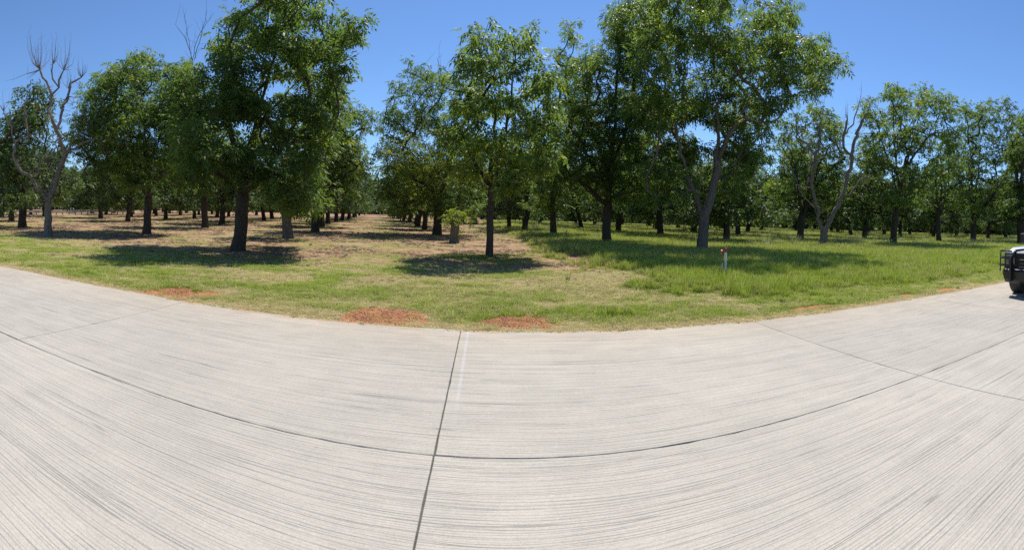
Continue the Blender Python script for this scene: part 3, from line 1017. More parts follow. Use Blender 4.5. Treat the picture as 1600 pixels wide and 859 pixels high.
hero('leafy pecan tree at the left side of the open grass aisle, trunk leaning right', 492, 361, 12,
     [(532, 155, 36, 32), (500, 190, 40, 36), (548, 205, 28, 36), (515, 245, 40, 42), (555, 255, 20, 30), (480, 285, 40, 34), (530, 290, 26, 26)],
     limbs=[[(492, 361), (493, 335), (497, 310)], [(497, 310), (515, 280), (530, 240), (534, 170)], [(497, 312), (485, 285, -0.2), (480, 250, -0.2), (495, 190, -0.1)], [(512, 285), (540, 262, 0.3), (550, 215, 0.3)]],
     seed=111, clump=1.22, tint=0.55, per=9, spacing=0.72, crad=0.52)

bare_tree('dead forked tree with two bare crooked stems standing in tall grass', 1285, 382, 13, [
    (12, 11, [(1286, 384), (1286, 372), (1287, 361)]),
    (7, 5, [(1287, 361), (1281, 352), (1273, 318), (1266, 290), (1267, 263), (1270, 242), (1276, 215), (1274, 195)]),
    (3.5, 2.5, [(1270, 240), (1255, 224), (1241, 212), (1238, 196), (1237, 178)]),
    (2.5, 1.2, [(1265, 292), (1252, 289), (1240, 287)]),
    (2.5, 1.5, [(1269, 256), (1287, 239), (1308, 222)]),
    (7.5, 5, [(1287, 362), (1295, 348), (1305, 327), (1314, 299), (1323, 269), (1326, 245), (1331, 218), (1338, 193), (1344, 182)]),
    (4.5, 4, [(1326, 246), (1314, 227), (1311, 210), (1313, 198), (1318, 183)]),
    (3, 1.5, [(1314, 206), (1326, 192), (1332, 175), (1335, 160)]),
    (3.5, 2.5, [(1311, 306), (1326, 299), (1341, 281), (1356, 266)]),
    (3, 2, [(1289, 350), (1291, 340), (1291, 328)]),
    (2, 1, [(1281, 330), (1250, 300), (1232, 262), (1225, 240)]),
], [(1274, 195, 8, 1279, 160, 8, 9), (1237, 178, 6, 1234, 165, 5, 6), (1318, 183, 6, 1314, 160, 5, 8), (1344, 182, 8, 1348, 158, 7, 8), (1335, 160, 5, 1336, 146, 4, 6)], 13,
    tangles=[(1255, 215, 9, 16, 42), (1262, 245, 10, 14, 24), (1330, 205, 10, 14, 14), (1300, 240, 12, 16, 12)], extra=2)

hero('full pecan tree with several upright limbs right of the dead forked tree', 1395, 380, 10,
     [(1435, 145, 32, 24), (1385, 162, 28, 28), (1466, 160, 28, 24), (1360, 190, 20, 30), (1420, 195, 42, 36), (1474, 205, 22, 28), (1378, 235, 34, 36), (1440, 252, 40, 36), (1402, 295, 42, 30), (1352, 235, 20, 34), (1350, 170, 12, 18)],
     limbs=[[(1395, 382), (1397, 345), (1400, 312)], [(1400, 312), (1392, 270), (1375, 225), (1362, 180)], [(1400, 312), (1412, 260), (1425, 200), (1436, 145)], [(1402, 300), (1395, 240), (1388, 165)], [(1412, 262), (1445, 210), (1468, 165)]],
     seed=121, clump=1.22, tint=0.55, per=10, spacing=0.85, crad=0.62, ll=0.19, lw=0.065, extra=3)

hero('bushy pecan tree directly behind the dead forked tree, trunk leaning right', 1250, 374, 10,
     [(1270, 195, 36, 28), (1238, 215, 30, 38), (1292, 235, 36, 42), (1248, 262, 42, 42), (1220, 285, 30, 34), (1290, 292, 32, 30)], seed=131, clump=1.22, tint=0.55, per=9, spacing=0.9, crad=0.65, ll=0.19, lw=0.065, extra=2)

hero('small low-branched pecan tree between two taller ones near the right edge', 1467, 377, 8,
     [(1470, 245, 24, 30), (1492, 265, 22, 26), (1462, 290, 28, 26), (1490, 308, 28, 22), (1450, 315, 22, 18)], seed=141, clump=1.22, tint=0.58, per=8, spacing=0.95, crad=0.65, ll=0.2, lw=0.07, extra=2)

hero('broad olive-green pecan tree second from the right edge behind the truck', 1520, 375, 9,
     [(1545, 178, 30, 24), (1515, 195, 28, 30), (1578, 180, 28, 26), (1530, 240, 42, 42), (1580, 240, 34, 42), (1500, 270, 24, 30), (1558, 300, 46, 30), (1515, 310, 32, 22)], seed=151, clump=1.22, tint=0.42, per=9, spacing=1.05, crad=0.75, ll=0.22, lw=0.075, extra=2)

hero('very dark pecan tree with thick trunk cut by the right edge above the truck', 1597, 381, 15,
     [(1600, 215, 26, 36), (1585, 270, 26, 40), (1620, 260, 36, 50), (1600, 320, 40, 32), (1575, 325, 22, 22)], seed=161, tint=0.25, per=13, spacing=0.85, crad=0.7, ll=0.19, lw=0.068, extra=2)

# sprouting stump in front of the aisle's right row
g, r, th, loc = place(710, 378)
stump = tag(empty('tree_stump', (g[0], g[1], -0.05), -th), 'cut-off pale stump sprouting bright green shoots left of the slim tree', 'stump')
rng = np.random.default_rng(5)
S = Skel()
S.path([(0, 0, -0.1), (0.01, 0, 0.6), (0.0, 0, 1.25)], None, 0.24, 0.23, rng=rng, jit=0.01, step=0.2)
top = len(S.p) - 1
P = []
for k in range(16):
    q = loc(712 + rng.normal(0, 9), 338 + rng.normal(0, 9)); q[1] = rng.normal(0, 0.3)
    S.path([S.p[top] * 0.4 + q * 0.6 + np.array([0, 0, 0.1]), q], top - int(rng.integers(0, 3)), 0.015, 0.006, rng=rng)
    P.append(q)
S.r = np.array(S.rmin); zz = np.array(S.p)[:, 2]
S.r[S.r > 0.2] *= (1 + 0.3 * np.exp(-np.clip(zz[S.r > 0.2], 0, None) / 0.25))
obj('trunk', S.mesh('trunk', rng), BARK_PALE, stump, smooth_shade=True)
obj('shoots', leaves_mesh('shoots', np.array(P), np.full(len(P), 0.6), rng, np.full(len(P), 7), 0.3), LEAF_Y, stump)


# --- the rest of the orchard: planted grid behind the front trees
def orchard_proto(seed, h, rad):
    rng = np.random.default_rng(seed)
    L = []
    n = 11
    for k in range(n):
        z = h * rng.uniform(0.36, 0.86)
        t = (z / h - 0.3) / 0.7
        rr = rad * (0.78 - 0.5 * t) * rng.uniform(0.5, 1.15)
        a = rng.uniform(0, 6.28)
        s = rng.uniform(1.1, 1.9)
        L.append((rr * math.cos(a), rr * math.sin(a), z, s, s, s * 0.85))
    L += [(rng.normal(0, 0.5), rng.normal(0, 0.5), h - 1.4, 1.4, 1.4, 1.5), (0, 0, h * 0.6, 2.0, 2.0, 2.0), (0.6, -0.4, h * 0.42, 2.2, 2.2, 1.3), (rad * 0.6, 0.5, 2.4, 1.6, 1.6, 1.4), (-rad * 0.5, -rad * 0.4, 2.8, 1.6, 1.6, 1.3), (-0.5, rad * 0.6, 2.7, 1.5, 1.5, 1.2), (0.3, -rad * 0.62, 2.3, 1.6, 1.6, 1.4)]
    L4 = []
    for (x_, y_, z_, rx_, ry_, rz_) in L:
        for k in range(4):
            d = rng.normal(size=3); d /= np.linalg.norm(d); d *= rng.uniform(0.4, 0.95); s_ = rng.uniform(0.42, 0.62)
            L4.append((x_ + d[0] * rx_, y_ + d[1] * ry_, z_ + d[2] * rz_, rx_ * s_, ry_ * s_, rz_ * s_))
    P = blob_points(rng, L4, 0.78)
    P = P[P[:, 2] > 1.5]
    S = Skel()
    lean = rng.normal(0, 0.25, 2)
    S.path([(0, 0, -0.15), (lean[0] * 0.4, lean[1] * 0.4, 1.0), (lean[0], lean[1], 2.0)], None, 0.27, 0.22, rng=rng, jit=0.02)
    for k in np.argsort(np.linalg.norm(P - np.array([0, 0, 2.3]), axis=1)): S.attach(P[k], rng, lo=1.3)
    S.radii(0.27, tip=0.012)
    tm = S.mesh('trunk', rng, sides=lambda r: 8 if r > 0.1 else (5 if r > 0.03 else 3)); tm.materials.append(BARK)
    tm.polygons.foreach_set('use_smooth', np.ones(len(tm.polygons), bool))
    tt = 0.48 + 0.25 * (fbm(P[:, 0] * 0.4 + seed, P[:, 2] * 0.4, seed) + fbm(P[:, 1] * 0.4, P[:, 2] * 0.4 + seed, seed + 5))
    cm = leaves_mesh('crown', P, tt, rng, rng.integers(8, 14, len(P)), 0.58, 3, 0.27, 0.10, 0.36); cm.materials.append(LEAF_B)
    return tm, cm


protos = [orchard_proto(200 + k, h, rad) for k, (h, rad) in enumerate([(10.6, 4.9), (9.4, 4.6), (11.4, 5.0), (8.6, 4.8), (10.0, 4.2), (7.6, 4.2)])]
GA = np.array([-1.85, 8.05]); GB = np.array([9.35, 2.15]); G0 = np.array([0.2, 18.3])
HIDDEN = {(0, 10), (0, 11), (0, 12), (0, 13), (0, 14), (1, 12), (1, 13), (1, 14), (2, 13), (2, 14), (3, 8), (3, 10), (3, 11), (3, 12), (3, 13), (3, 14), (4, 10), (4, 12), (4, 13), (4, 14), (5, -8), (5, -7), (5, 9), (5, 11), (5, 12), (5, 13), (6, -9), (6, -8), (6, -7), (6, 5), (6, 6), (6, 7), (6, 9), (6, 10), (6, 11), (6, 12), (6, 13), (7, -10), (7, -9), (7, 6), (7, 7), (7, 8), (7, 9), (7, 11), (7, 12), (8, -11), (8, -9), (8, -3), (8, -2), (8, 1), (8, 2), (8, 3), (8, 4), (8, 5), (8, 6), (8, 7), (8, 8), (8, 9), (8, 10), (8, 11), (8, 12), (9, -12), (9, -11), (9, -10), (9, -9), (9, -7), (9, -6), (9, -2), (9, 1), (9, 5), (9, 6), (9, 7), (9, 8), (9, 9), (9, 10), (9, 11), (10, -12), (10, -11), (10, -10), (10, -8), (10, -7), (10, -4), (10, -3), (10, 1), (10, 2), (10, 3), (10, 4), (10, 5), (10, 6), (10, 7), (10, 8), (10, 9), (10, 10), (10, 11), (11, -11), (11, -10), (11, -9), (11, -8), (11, -7), (11, -4), (11, -3), (11, -2), (11, -1), (11, 0), (11, 1), (11, 4), (11, 5), (11, 6), (11, 7), (11, 8), (11, 9), (11, 10), (12, -10), (12, -9), (12, -8), (12, -7), (12, -5), (12, -4), (12, -3), (12, -2), (12, 0), (12, 1), (12, 2), (12, 3), (12, 4), (12, 5), (12, 6), (12, 7), (12, 8), (12, 9), (13, -9), (13, -8), (13, -7), (13, -6), (13, -5), (13, -4), (13, -3), (13, -2), (13, -1), (13, 1), (13, 2), (13, 3), (13, 4), (13, 5), (13, 6), (13, 7), (13, 8), (14, -7), (14, -6), (14, -5), (14, -4), (14, -3), (14, -2), (14, -1), (14, 0), (14, 1), (14, 2), (14, 3), (14, 4), (14, 5), (14, 6), (15, -5), (15, -4), (15, -3), (15, -2), (15, -1), (15, 0), (15, 1), (15, 3), (15, 4), (16, 0)}      # spots wholly behind nearer trees
rs = random.Random(77)
hand = np.array(TREES)
n_bg = 0
BACK = []
for j in range(-16, 17):
    for i in range(-8, 24):
        rs = random.Random(1000 * i + j + 77)
        jit = (rs.uniform(-0.5, 0.5), rs.uniform(-0.5, 0.5)); pk = rs.randrange(6); sc = rs.uniform(0.88, 1.12); rot = rs.uniform(0, 6.28); miss = rs.random()
        q = G0 + GA * i + GB * j + np.array(jit)
        rr = math.hypot(*q); th = math.degrees(math.atan2(q[0], q[1]))
        if q[1] < 16 or rr > 150 or th < -64 or th > 70: continue
        if q[1] < 26 and q[0] > 5: continue
        if np.hypot(*(hand - q).T).min() < 5.2 or miss < 0.06: continue
        if (i, j) in HIDDEN: continue
        if abs(CX + F * R(th) - 113) < 30 and 40 < rr < 92: continue      # gap that shows the white box
        o = empty('orchard_tree', (q[0], q[1], float(ground_z(q[:1], q[1:])[0]) - 0.03), rot)
        sc *= 0.9 if j in (-1, 0) else 1.0
        o.rotation_euler = (rs.gauss(0, 0.035), rs.gauss(0, 0.035), rot)
        o.scale = (sc, sc, sc * rs.uniform(0.95, 1.05))
        BACK.append((rr, CX + F * math.atan2(q[0], q[1]), o))
        tm, cm = protos[pk]
        obj('trunk', tm, None, o); obj('crown', cm, None, o)
        n_bg += 1
LAND = [(75, 'the dead leftmost tree'), (230, 'the rounded left tree'), (320, 'the bare-topped tree'), (372, 'the huge left tree'), (450, 'the short pale trunk'), (492, 'the tree left of the aisle'),
        (683, 'the tree right of the aisle'), (710, 'the sprouting stump'), (765, 'the slim centre tree'), (865, 'the spire-topped tree'), (947, 'the dark-trunked tree'), (1097, 'the tallest tree'), (1250, 'the bushy leaning tree'),
        (1285, 'the dead forked tree'), (1395, 'the many-limbed tree'), (1467, 'the small low tree'), (1520, 'the broad olive tree'), (1597, 'the dark edge tree')]
ORD = ['nearest', 'second nearest', 'third nearest', 'fourth nearest', 'fifth nearest', 'sixth nearest', 'seventh nearest', 'eighth nearest', 'ninth nearest', 'tenth nearest', 'eleventh nearest', 'twelfth nearest', 'second farthest', 'farthest']
rank = {}
for rr, px, o in sorted(BACK, key=lambda t: t[0]):
    lx, nm = min(LAND, key=lambda t: abs(t[0] - px))
    key = (nm, 'left' if px < lx else 'right')
    k = rank.get(key, 0); rank[key] = k + 1
    tag(o, 'back-row pecan tree just %s of %s, %s there' % (key[1], nm, ORD[min(k, 13)]), 'tree', 'pecan trees in the back rows of the orchard')
print('background trees', n_bg)

# ------------------------------------------------------------------ wood that closes the view behind the orchard
rng = np.random.default_rng(404)
n = 4600
th_ = rng.uniform(R(-68), R(74), n); rr_ = rng.uniform(0, 38, n) + np.where(th_ > 0.0, 118, 150)
top_ = 13.0 + 3.5 * fbm(th_ * 30, rr_ * 0.05, 9)
zz_ = 0.2 + top_ * rng.random(n) ** 0.85
cen = np.stack([rr_ * np.sin(th_), rr_ * np.cos(th_), zz_], 1)
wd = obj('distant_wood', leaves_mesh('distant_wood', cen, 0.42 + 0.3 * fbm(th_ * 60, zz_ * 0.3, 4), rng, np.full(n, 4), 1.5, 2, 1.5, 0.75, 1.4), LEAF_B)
tag(wd, 'far dark line of trees closing the view behind the orchard', 'wood', kind='stuff')


# ------------------------------------------------------------------ grass
def grass_mat(name, gd, gl, dl, trans):
    m, n, l, p = mat_new(name)
    at = n.new('ShaderNodeAttribute'); at.attribute_type = 'INSTANCER'; at.attribute_name = 'dry'
    rnd = n.new('ShaderNodeObjectInfo')
    a2 = n.new('ShaderNodeAttribute'); a2.attribute_name = 'tip'
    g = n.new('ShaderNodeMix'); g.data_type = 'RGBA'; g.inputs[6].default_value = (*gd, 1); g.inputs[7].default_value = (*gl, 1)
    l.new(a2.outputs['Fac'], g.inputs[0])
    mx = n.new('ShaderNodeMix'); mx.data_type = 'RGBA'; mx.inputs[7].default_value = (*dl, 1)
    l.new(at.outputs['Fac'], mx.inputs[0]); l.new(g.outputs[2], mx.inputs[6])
    hs = n.new('ShaderNodeHueSaturation')
    mr = n.new('ShaderNodeMapRange'); mr.inputs['To Min'].default_value = 0.7; mr.inputs['To Max'].default_value = 1.3
    l.new(rnd.outputs['Random'], mr.inputs['Value']); l.new(mr.outputs[0], hs.inputs['Value']); l.new(mx.outputs[2], hs.inputs['Color'])
    l.new(hs.outputs[0], p.inputs['Base Color'])
    p.inputs['Roughness'].default_value = 0.6
    p.inputs['Specular IOR Level'].default_value = 0.25
    tb = n.new('ShaderNodeBsdfTranslucent'); l.new(hs.outputs[0], tb.inputs[0])
    ms = n.new('ShaderNodeMixShader'); ms.inputs[0].default_value = trans
    l.new(p.outputs[0], ms.inputs[1]); l.new(tb.outputs[0], ms.inputs[2])
    l.new(ms.outputs[0], n['Material Output'].inputs[0])
    return m


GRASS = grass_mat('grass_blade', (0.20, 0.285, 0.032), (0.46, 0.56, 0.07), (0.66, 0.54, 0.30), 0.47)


def tuft(seed, n, h, spread, w, lean, seeds=0):
    rng = np.random.default_rng(seed)
    V = []; Q = []; T = []; tip = []
    for k in range(n):
        a = rng.uniform(0, 6.28); b = np.array([math.cos(a), math.sin(a)]) * spread * math.sqrt(rng.random())
        d = rng.uniform(0, 6.28); L = h * rng.uniform(0.55, 1.15); le = lean * rng.uniform(0.3, 1.3)
        dv = np.array([math.cos(d), math.sin(d)]); s = np.array([-dv[1], dv[0]])
        b0 = len(V); ww = w * rng.uniform(0.7, 1.2)
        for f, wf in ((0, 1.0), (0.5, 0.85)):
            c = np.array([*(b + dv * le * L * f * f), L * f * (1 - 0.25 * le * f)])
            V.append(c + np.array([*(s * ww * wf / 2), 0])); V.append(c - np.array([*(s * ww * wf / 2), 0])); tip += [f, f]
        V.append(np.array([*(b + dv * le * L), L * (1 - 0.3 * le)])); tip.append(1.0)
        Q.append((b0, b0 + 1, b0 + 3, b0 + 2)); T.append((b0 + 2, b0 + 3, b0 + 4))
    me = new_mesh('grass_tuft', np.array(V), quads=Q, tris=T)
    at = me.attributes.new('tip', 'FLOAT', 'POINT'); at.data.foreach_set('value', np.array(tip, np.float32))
    me.materials.append(GRASS)
    return bpy.data.objects.new('grass_tuft', me)


def scatter(name, pts, rot, scl, zscl, dry, tufts, label, cat):
    """a field of grass: tufts instanced on points (uncountable: stuff)"""
    me = bpy.data.meshes.new(name)
    me.vertices.add(len(pts)); me.vertices.foreach_set('co', pts.astype(np.float32).ravel())
    for nm, ar in (('rotz', rot), ('scl', scl), ('zscl', zscl), ('dry', dry)):
        a = me.attributes.new(nm, 'FLOAT', 'POINT'); a.data.foreach_set('value', ar.astype(np.float32))
    o = bpy.data.objects.new(name, me); col.objects.link(o)
    c = bpy.data.collections.new(name + '_tufts')
    for t in tufts: c.objects.link(t)
    ng = bpy.data.node_groups.new(name, 'GeometryNodeTree')
    ng.interface.new_socket('Geometry', in_out='INPUT', socket_type='NodeSocketGeometry')
    ng.interface.new_socket('Geometry', in_out='OUTPUT', socket_type='NodeSocketGeometry')
    n = ng.nodes; l = ng.links
    gi = n.new('NodeGroupInput'); go = n.new('NodeGroupOutput')
    mp = n.new('GeometryNodeMeshToPoints'); l.new(gi.outputs[0], mp.inputs[0])
    ip = n.new('GeometryNodeInstanceOnPoints'); l.new(mp.outputs[0], ip.inputs['Points'])
    ci = n.new('GeometryNodeCollectionInfo'); ci.inputs[0].default_value = c; ci.inputs['Separate Children'].default_value = True; ci.inputs['Reset Children'].default_value = True
    l.new(ci.outputs[0], ip.inputs['Instance']); ip.inputs['Pick Instance'].default_value = True

    def na(nm):
        k = n.new('GeometryNodeInputNamedAttribute'); k.data_type = 'FLOAT'; k.inputs['Name'].default_value = nm; return k.outputs[0]
    cr = n.new('ShaderNodeCombineXYZ'); l.new(na('rotz'), cr.inputs[2])
    l.new(cr.outputs[0], ip.inputs['Rotation'])
    cs = n.new('ShaderNodeCombineXYZ'); s = na('scl'); l.new(s, cs.inputs[0]); l.new(s, cs.inputs[1]); l.new(na('zscl'), cs.inputs[2])
    l.new(cs.outputs[0], ip.inputs['Scale'])
    l.new(ip.outputs[0], go.inputs[0])
    md = o.modifiers.new('scatter', 'NODES'); md.node_group = ng
    tag(o, label, cat, kind='stuff')
    return o


rng = np.random.default_rng(99)


def sample(n, rmin, rmax, power):
    """random ground points in the view's fan, denser towards the camera"""
    th = rng.uniform(R(-64), R(70), n)
    u = rng.random(n); k = 2 - power
    r = (rmin ** k + u * (rmax ** k - rmin ** k)) ** (1 / k)
    return r * np.sin(th), r * np.cos(th), r


x, y, r = sample(520000, 6.7, 95, 1.62)
ok = y > EDGE + 0.02 - 0.10 * np.clip(fbm(x * 1.7, y * 0.0 + 3, 55) + 0.3, 0, 1)
x, y, r = x[ok], y[ok], r[ok]
zg, zd, zs, zr, zh = zones(x, y)
dens = zg * 1.0 + zd * 0.62 * (1 - 0.75 * smooth(0.3, 0.55, zs)) + zs * 0.04 + zr * 0.05
keep = rng.random(len(x)) < np.clip(dens, 0, 1)
x, y, r, zg, zd, zh = (a[keep] for a in (x, y, r, zg, zd, zh))
pts = np.stack([x, y, np.where(y < EDGE, 0.0, ground_z(x, np.maximum(y, EDGE)) - 0.006)], 1)
size = np.clip((r / 11.0) ** 0.55, 0.85, 2.6)
dry = np.clip(zd / (zg + zd + 1e-3) * 1.05 - 0.12 + rng.normal(0, 0.24, len(x)) + 0.25 * fbm(x * 1.3, y * 1.3, 71), 0, 1)
tall = zh > 1.25
rot = rng.uniform(0, 6.28, len(x))
jit = rng.uniform(0.7, 1.3, len(x))
short_t = [tuft(k, 16, 0.085, 0.07, 0.0065, 0.8) for k in range(5)]
tall_t = [tuft(20 + k, 15, 0.13, 0.06, 0.0065, 0.55) for k in range(5)]
s = ~tall
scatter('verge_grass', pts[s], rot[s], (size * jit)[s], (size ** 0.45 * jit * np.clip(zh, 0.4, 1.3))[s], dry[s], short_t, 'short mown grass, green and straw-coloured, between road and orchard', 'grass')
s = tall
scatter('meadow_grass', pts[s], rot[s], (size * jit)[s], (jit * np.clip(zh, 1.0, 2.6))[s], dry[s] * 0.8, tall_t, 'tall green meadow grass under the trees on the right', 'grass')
print('tufts', len(x))


# ------------------------------------------------------------------ soil heaps at the road's edge
RED = simple('red_clay', (0.46, 0.215, 0.112), 1.0, noise=0.35, scale=9)
rng = np.random.default_rng(3)
for (cx, cy, rx, ry) in PATCH[:3]:
    n = 2400
    X = cx + rx * rng.normal(0, 0.55, n); Y = cy + ry * rng.normal(0, 0.6, n)
    q = ((X - cx) / rx) ** 2 + ((Y - cy) / ry) ** 2
    ok = (Y > EDGE + 0.02) & (q + 0.7 * fbm(X * 2.6, Y * 3.2, 23, 4) < 1.1)
    X, Y = X[ok], Y[ok]
    Z = ground_z(X, Y)
    V = []; Fc = []
    for x_, y_, z_ in zip(X, Y, Z):
        s = 0.004 + 0.013 * rng.random() ** 3
        b = len(V)
        o = rng.normal(0, 1, (6, 3)) * 0.25
        for d, oo in zip(((1, 0, 0), (0, 1, 0), (-1, 0, 0), (0, -1, 0), (0, 0, 0.8), (0, 0, -0.5)), o):
            V.append((x_ + s * (d[0] + oo[0]) * 1.3, y_ + s * (d[1] + oo[1]), z_ + s * 0.3 + s * (d[2] + oo[2] * 0.6)))
        for e in range(4):
            Fc.append((b + e, b + (e + 1) % 4, b + 4)); Fc.append((b + (e + 1) % 4, b + e, b + 5))
    o = obj('soil_clods', new_mesh('soil_clods', V, faces=Fc), RED)
    tag(o, 'loose clods of bare red clay at the concrete edge', 'soil', kind='stuff')

# litter on the orchard floor: clods, husks and bits of stick
LIT = simple('litter', (0.17, 0.11, 0.07), 1.0, noise=0.6, scale=3)
lits = []
for k in range(4):
    r5 = np.random.default_rng(60 + k); V = []; Fc = []
    for e in range(5):
        L = r5.uniform(0.03, 0.16); w = r5.uniform(0.006, 0.03); a_ = r5.uniform(0, 6.28); cx_, cy_ = r5.normal(0, 0.09, 2)
        dx_, dy_ = math.cos(a_), math.sin(a_); b = len(V); h = w * 0.8
        for (f, g_) in ((-1, -1), (1, -1), (1, 1), (-1, 1)): V.append((cx_ + dx_ * f * L / 2 - dy_ * g_ * w, cy_ + dy_ * f * L / 2 + dx_ * g_ * w, -0.01))
        V += [(cx_ + dx_ * L * 0.3, cy_ + dy_ * L * 0.3, h), (cx_ - dx_ * L * 0.3, cy_ - dy_ * L * 0.3, h * 0.7)]
        Fc += [(b + 1, b + 2, b + 4), (b + 3, b, b + 5), (b, b + 1, b + 4, b + 5), (b + 2, b + 3, b + 5, b + 4)]
    me = new_mesh('litter_bits', V, faces=Fc); me.materials.append(LIT)
    lits.append(bpy.data.objects.new('litter_bits', me))
rng = np.random.default_rng(17)
x, y, r = sample(60000, 9, 75, 1.6)
zg, zd, zs, zr, zh = zones(x, y)
keep = (y > EDGE + 1.5) & (rng.random(len(x)) < np.clip(zs * 0.9 + zd * 0.22, 0, 1) * smooth(-0.25, 0.35, fbm(x * 0.5, y * 0.5, 91))) & (zh < 1.2)
x, y, r = x[keep], y[keep], r[keep]
pts = np.stack([x, y, ground_z(x, y)], 1); k = rng.uniform(0.5, 1.3, len(x)) * np.clip((r / 14) ** 0.6, 0.7, 2)
scatter('orchard_litter', pts, rng.uniform(0, 6.28, len(x)), k, k, 0 * k, lits, 'clods, husks and broken sticks littering the orchard soil', 'litter')

# weeds: coarse leafy clumps in the verge and grey-green stalks far back in the meadow
WEED = grass_mat('weed_leaf', (0.13, 0.19, 0.035), (0.24, 0.31, 0.07), (0.42, 0.42, 0.26), 0.4)
wt = []
for k in range(4):
    o = tuft(40 + k, 18, 0.11, 0.05, 0.016, 1.0); o.data.materials[0] = WEED; wt.append(o)
st = []
for k in range(4):
    o = tuft(50 + k, 26, 0.75, 0.22, 0.022, 0.45); o.data.materials[0] = WEED; st.append(o)
x, y, r = sample(9000, 7.2, 34, 1.6)
zg, zd, zs, zr, zh = zones(x, y)
keep = (y > EDGE + 0.25) & (rng.random(len(x)) < 0.45 * zg * smooth(0.0, 0.3, fbm(x * 0.9, y * 0.9, 131)))
x, y, r = x[keep], y[keep], r[keep]; k = rng.uniform(0.5, 1.25, len(x)) * np.clip((r / 12) ** 0.4, 0.8, 1.5)
scatter('verge_weeds', np.stack([x, y, ground_z(x, y) - 0.005], 1), rng.uniform(0, 6.28, len(x)), k, k * rng.uniform(0.6, 1.3, len(x)), rng.random(len(x)) * 0.4, wt, 'coarse leafy weeds among the verge grass', 'weeds')
x, y, r = sample(5200, 22, 95, 1.2)
keep = (x > 4 + 3 * fbm(x * 0.2, y * 0.2, 7)) & (rng.random(len(x)) < smooth(0.02, 0.3, fbm(x * 0.22, y * 0.22, 141) + 0.12 * smooth(30, 45, r))) & (y > 19) & (r > 27)
x, y, r = x[keep], y[keep], r[keep]; k = rng.uniform(0.55, 1.2, len(x))
scatter('meadow_weeds', np.stack([x, y, ground_z(x, y) - 0.02], 1), rng.uniform(0, 6.28, len(x)), k * 1.2, k, 0.25 + 0.75 * rng.random(len(x)), st, 'tall grey-green weeds far back in the meadow under the trees', 'weeds')


# seed stalks standing above the turf
sk_t = [tuft(70 + k, 5, 0.30, 0.05, 0.006, 0.5) for k in range(4)]
x, y, r = sample(26000, 7.2, 48, 1.5)
zg, zd, zs, zr, zh = zones(x, y)
keep = (y > EDGE + 0.15) & (rng.random(len(x)) < (zg + zd) * (1 - smooth(0.3, 0.5, zs)) * smooth(-0.15, 0.4, fbm(x * 0.6, y * 0.6, 151)) * np.where(zh > 1.25, 1.0, 0.55))
x, y, r = x[keep], y[keep], r[keep]; zh = zh[keep]; k = rng.uniform(0.5, 1.2, len(x)) * np.where(zh > 1.25, 1.35, 0.75)
scatter('seed_stalks', np.stack([x, y, ground_z(x, y) - 0.005], 1), rng.uniform(0, 6.28, len(x)), k * np.clip((r / 12) ** 0.5, 0.9, 2), k, 0.3 + 0.7 * rng.random(len(x)), sk_t, 'thin straw-coloured seed stalks standing above the grass', 'grass')


# ------------------------------------------------------------------ marker posts
WHITE_PVC = simple('white_plastic', (0.58, 0.57, 0.50), 0.45, noise=0.12, scale=18)
REDP = simple('red_paint', (0.55, 0.03, 0.025), 0.5, noise=0.2, scale=20)
STEEL = simple('weathered_steel', (0.16, 0.15, 0.13), 0.6, 0.5, noise=0.4, scale=25)
TAPE = simple('orange_tape', (0.75, 0.10, 0.04), 0.5)
g = pix(1133, 436); th = math.atan2(g[0], g[1]); gr = float(np.hypot(*g)); k = gr / F
hp = EYE + (horizon_y(1133) - 388) * k
mp = tag(empty('marker_post', (g[0], g[1], -0.05), -th), 'white plastic marker post with red top standing in bright grass', 'post')
mb = MB(); mb.tube([(0, 0, -0.1), (0.004, 0, 0.3), (-0.006, 0, hp - 0.02)], [0.030, 0.030, 0.029], 14).build('post', WHITE_PVC, mp, sm=True)
mb = MB(); mb.tube([(-0.006, 0, hp - 0.05), (-0.006, 0, hp + 0.03), (-0.006, 0, hp + 0.055), (-0.006, 0, hp + 0.06)], [0.034, 0.034, 0.029, 0.01], 14).build('cap', REDP, mp, sm=True)
g = pix(1128.5, 437); gr = float(np.hypot(*g)); k = gr / F
hp = EYE + (horizon_y(1128) - 386) * k
sk = tag(empty('survey_stake', (g[0], g[1], -0.05), -th), 'thin steel survey stake with red ribbon left of the white post', 'stake')
MB().tube([(0, 0, -0.1), (-0.012, 0, 0.5), (-0.022, 0, hp)], [0.008, 0.007, 0.006], 6).build('rod', STEEL, sk)
mb = MB()
for q in range(3):
    a = q * 2.1; dx = math.cos(a); dy = math.sin(a)
    pts_ = [(-0.02 + dx * 0.0, dy * 0.0, hp - 0.03), (-0.02 + dx * 0.05, dy * 0.05, hp - 0.01 - 0.02 * q), (-0.02 + dx * 0.07, dy * 0.07, hp - 0.1 - 0.03 * q)]
    b = len(mb.v)
    for (X, Y, Z) in pts_: mb.v += [(X - dy * 0.018, Y + dx * 0.018, Z), (X + dy * 0.018, Y - dx * 0.018, Z + 0.01), (X + dy * 0.018 + 0.002, Y - dx * 0.018, Z + 0.01), (X - dy * 0.018 + 0.002, Y + dx * 0.018, Z)]
    for e in range(2):
        for w in range(4): mb.f.append((b + e * 4 + w, b + e * 4 + (w + 1) % 4, b + e * 4 + 4 + (w + 1) % 4, b + e * 4 + 4 + w))
mb.build('ribbon', TAPE, sk)
MB().box(-0.028, 0.008, -0.006, 0.006, hp * 0.42, hp * 0.56).build('tag', WHITE_PVC, sk)

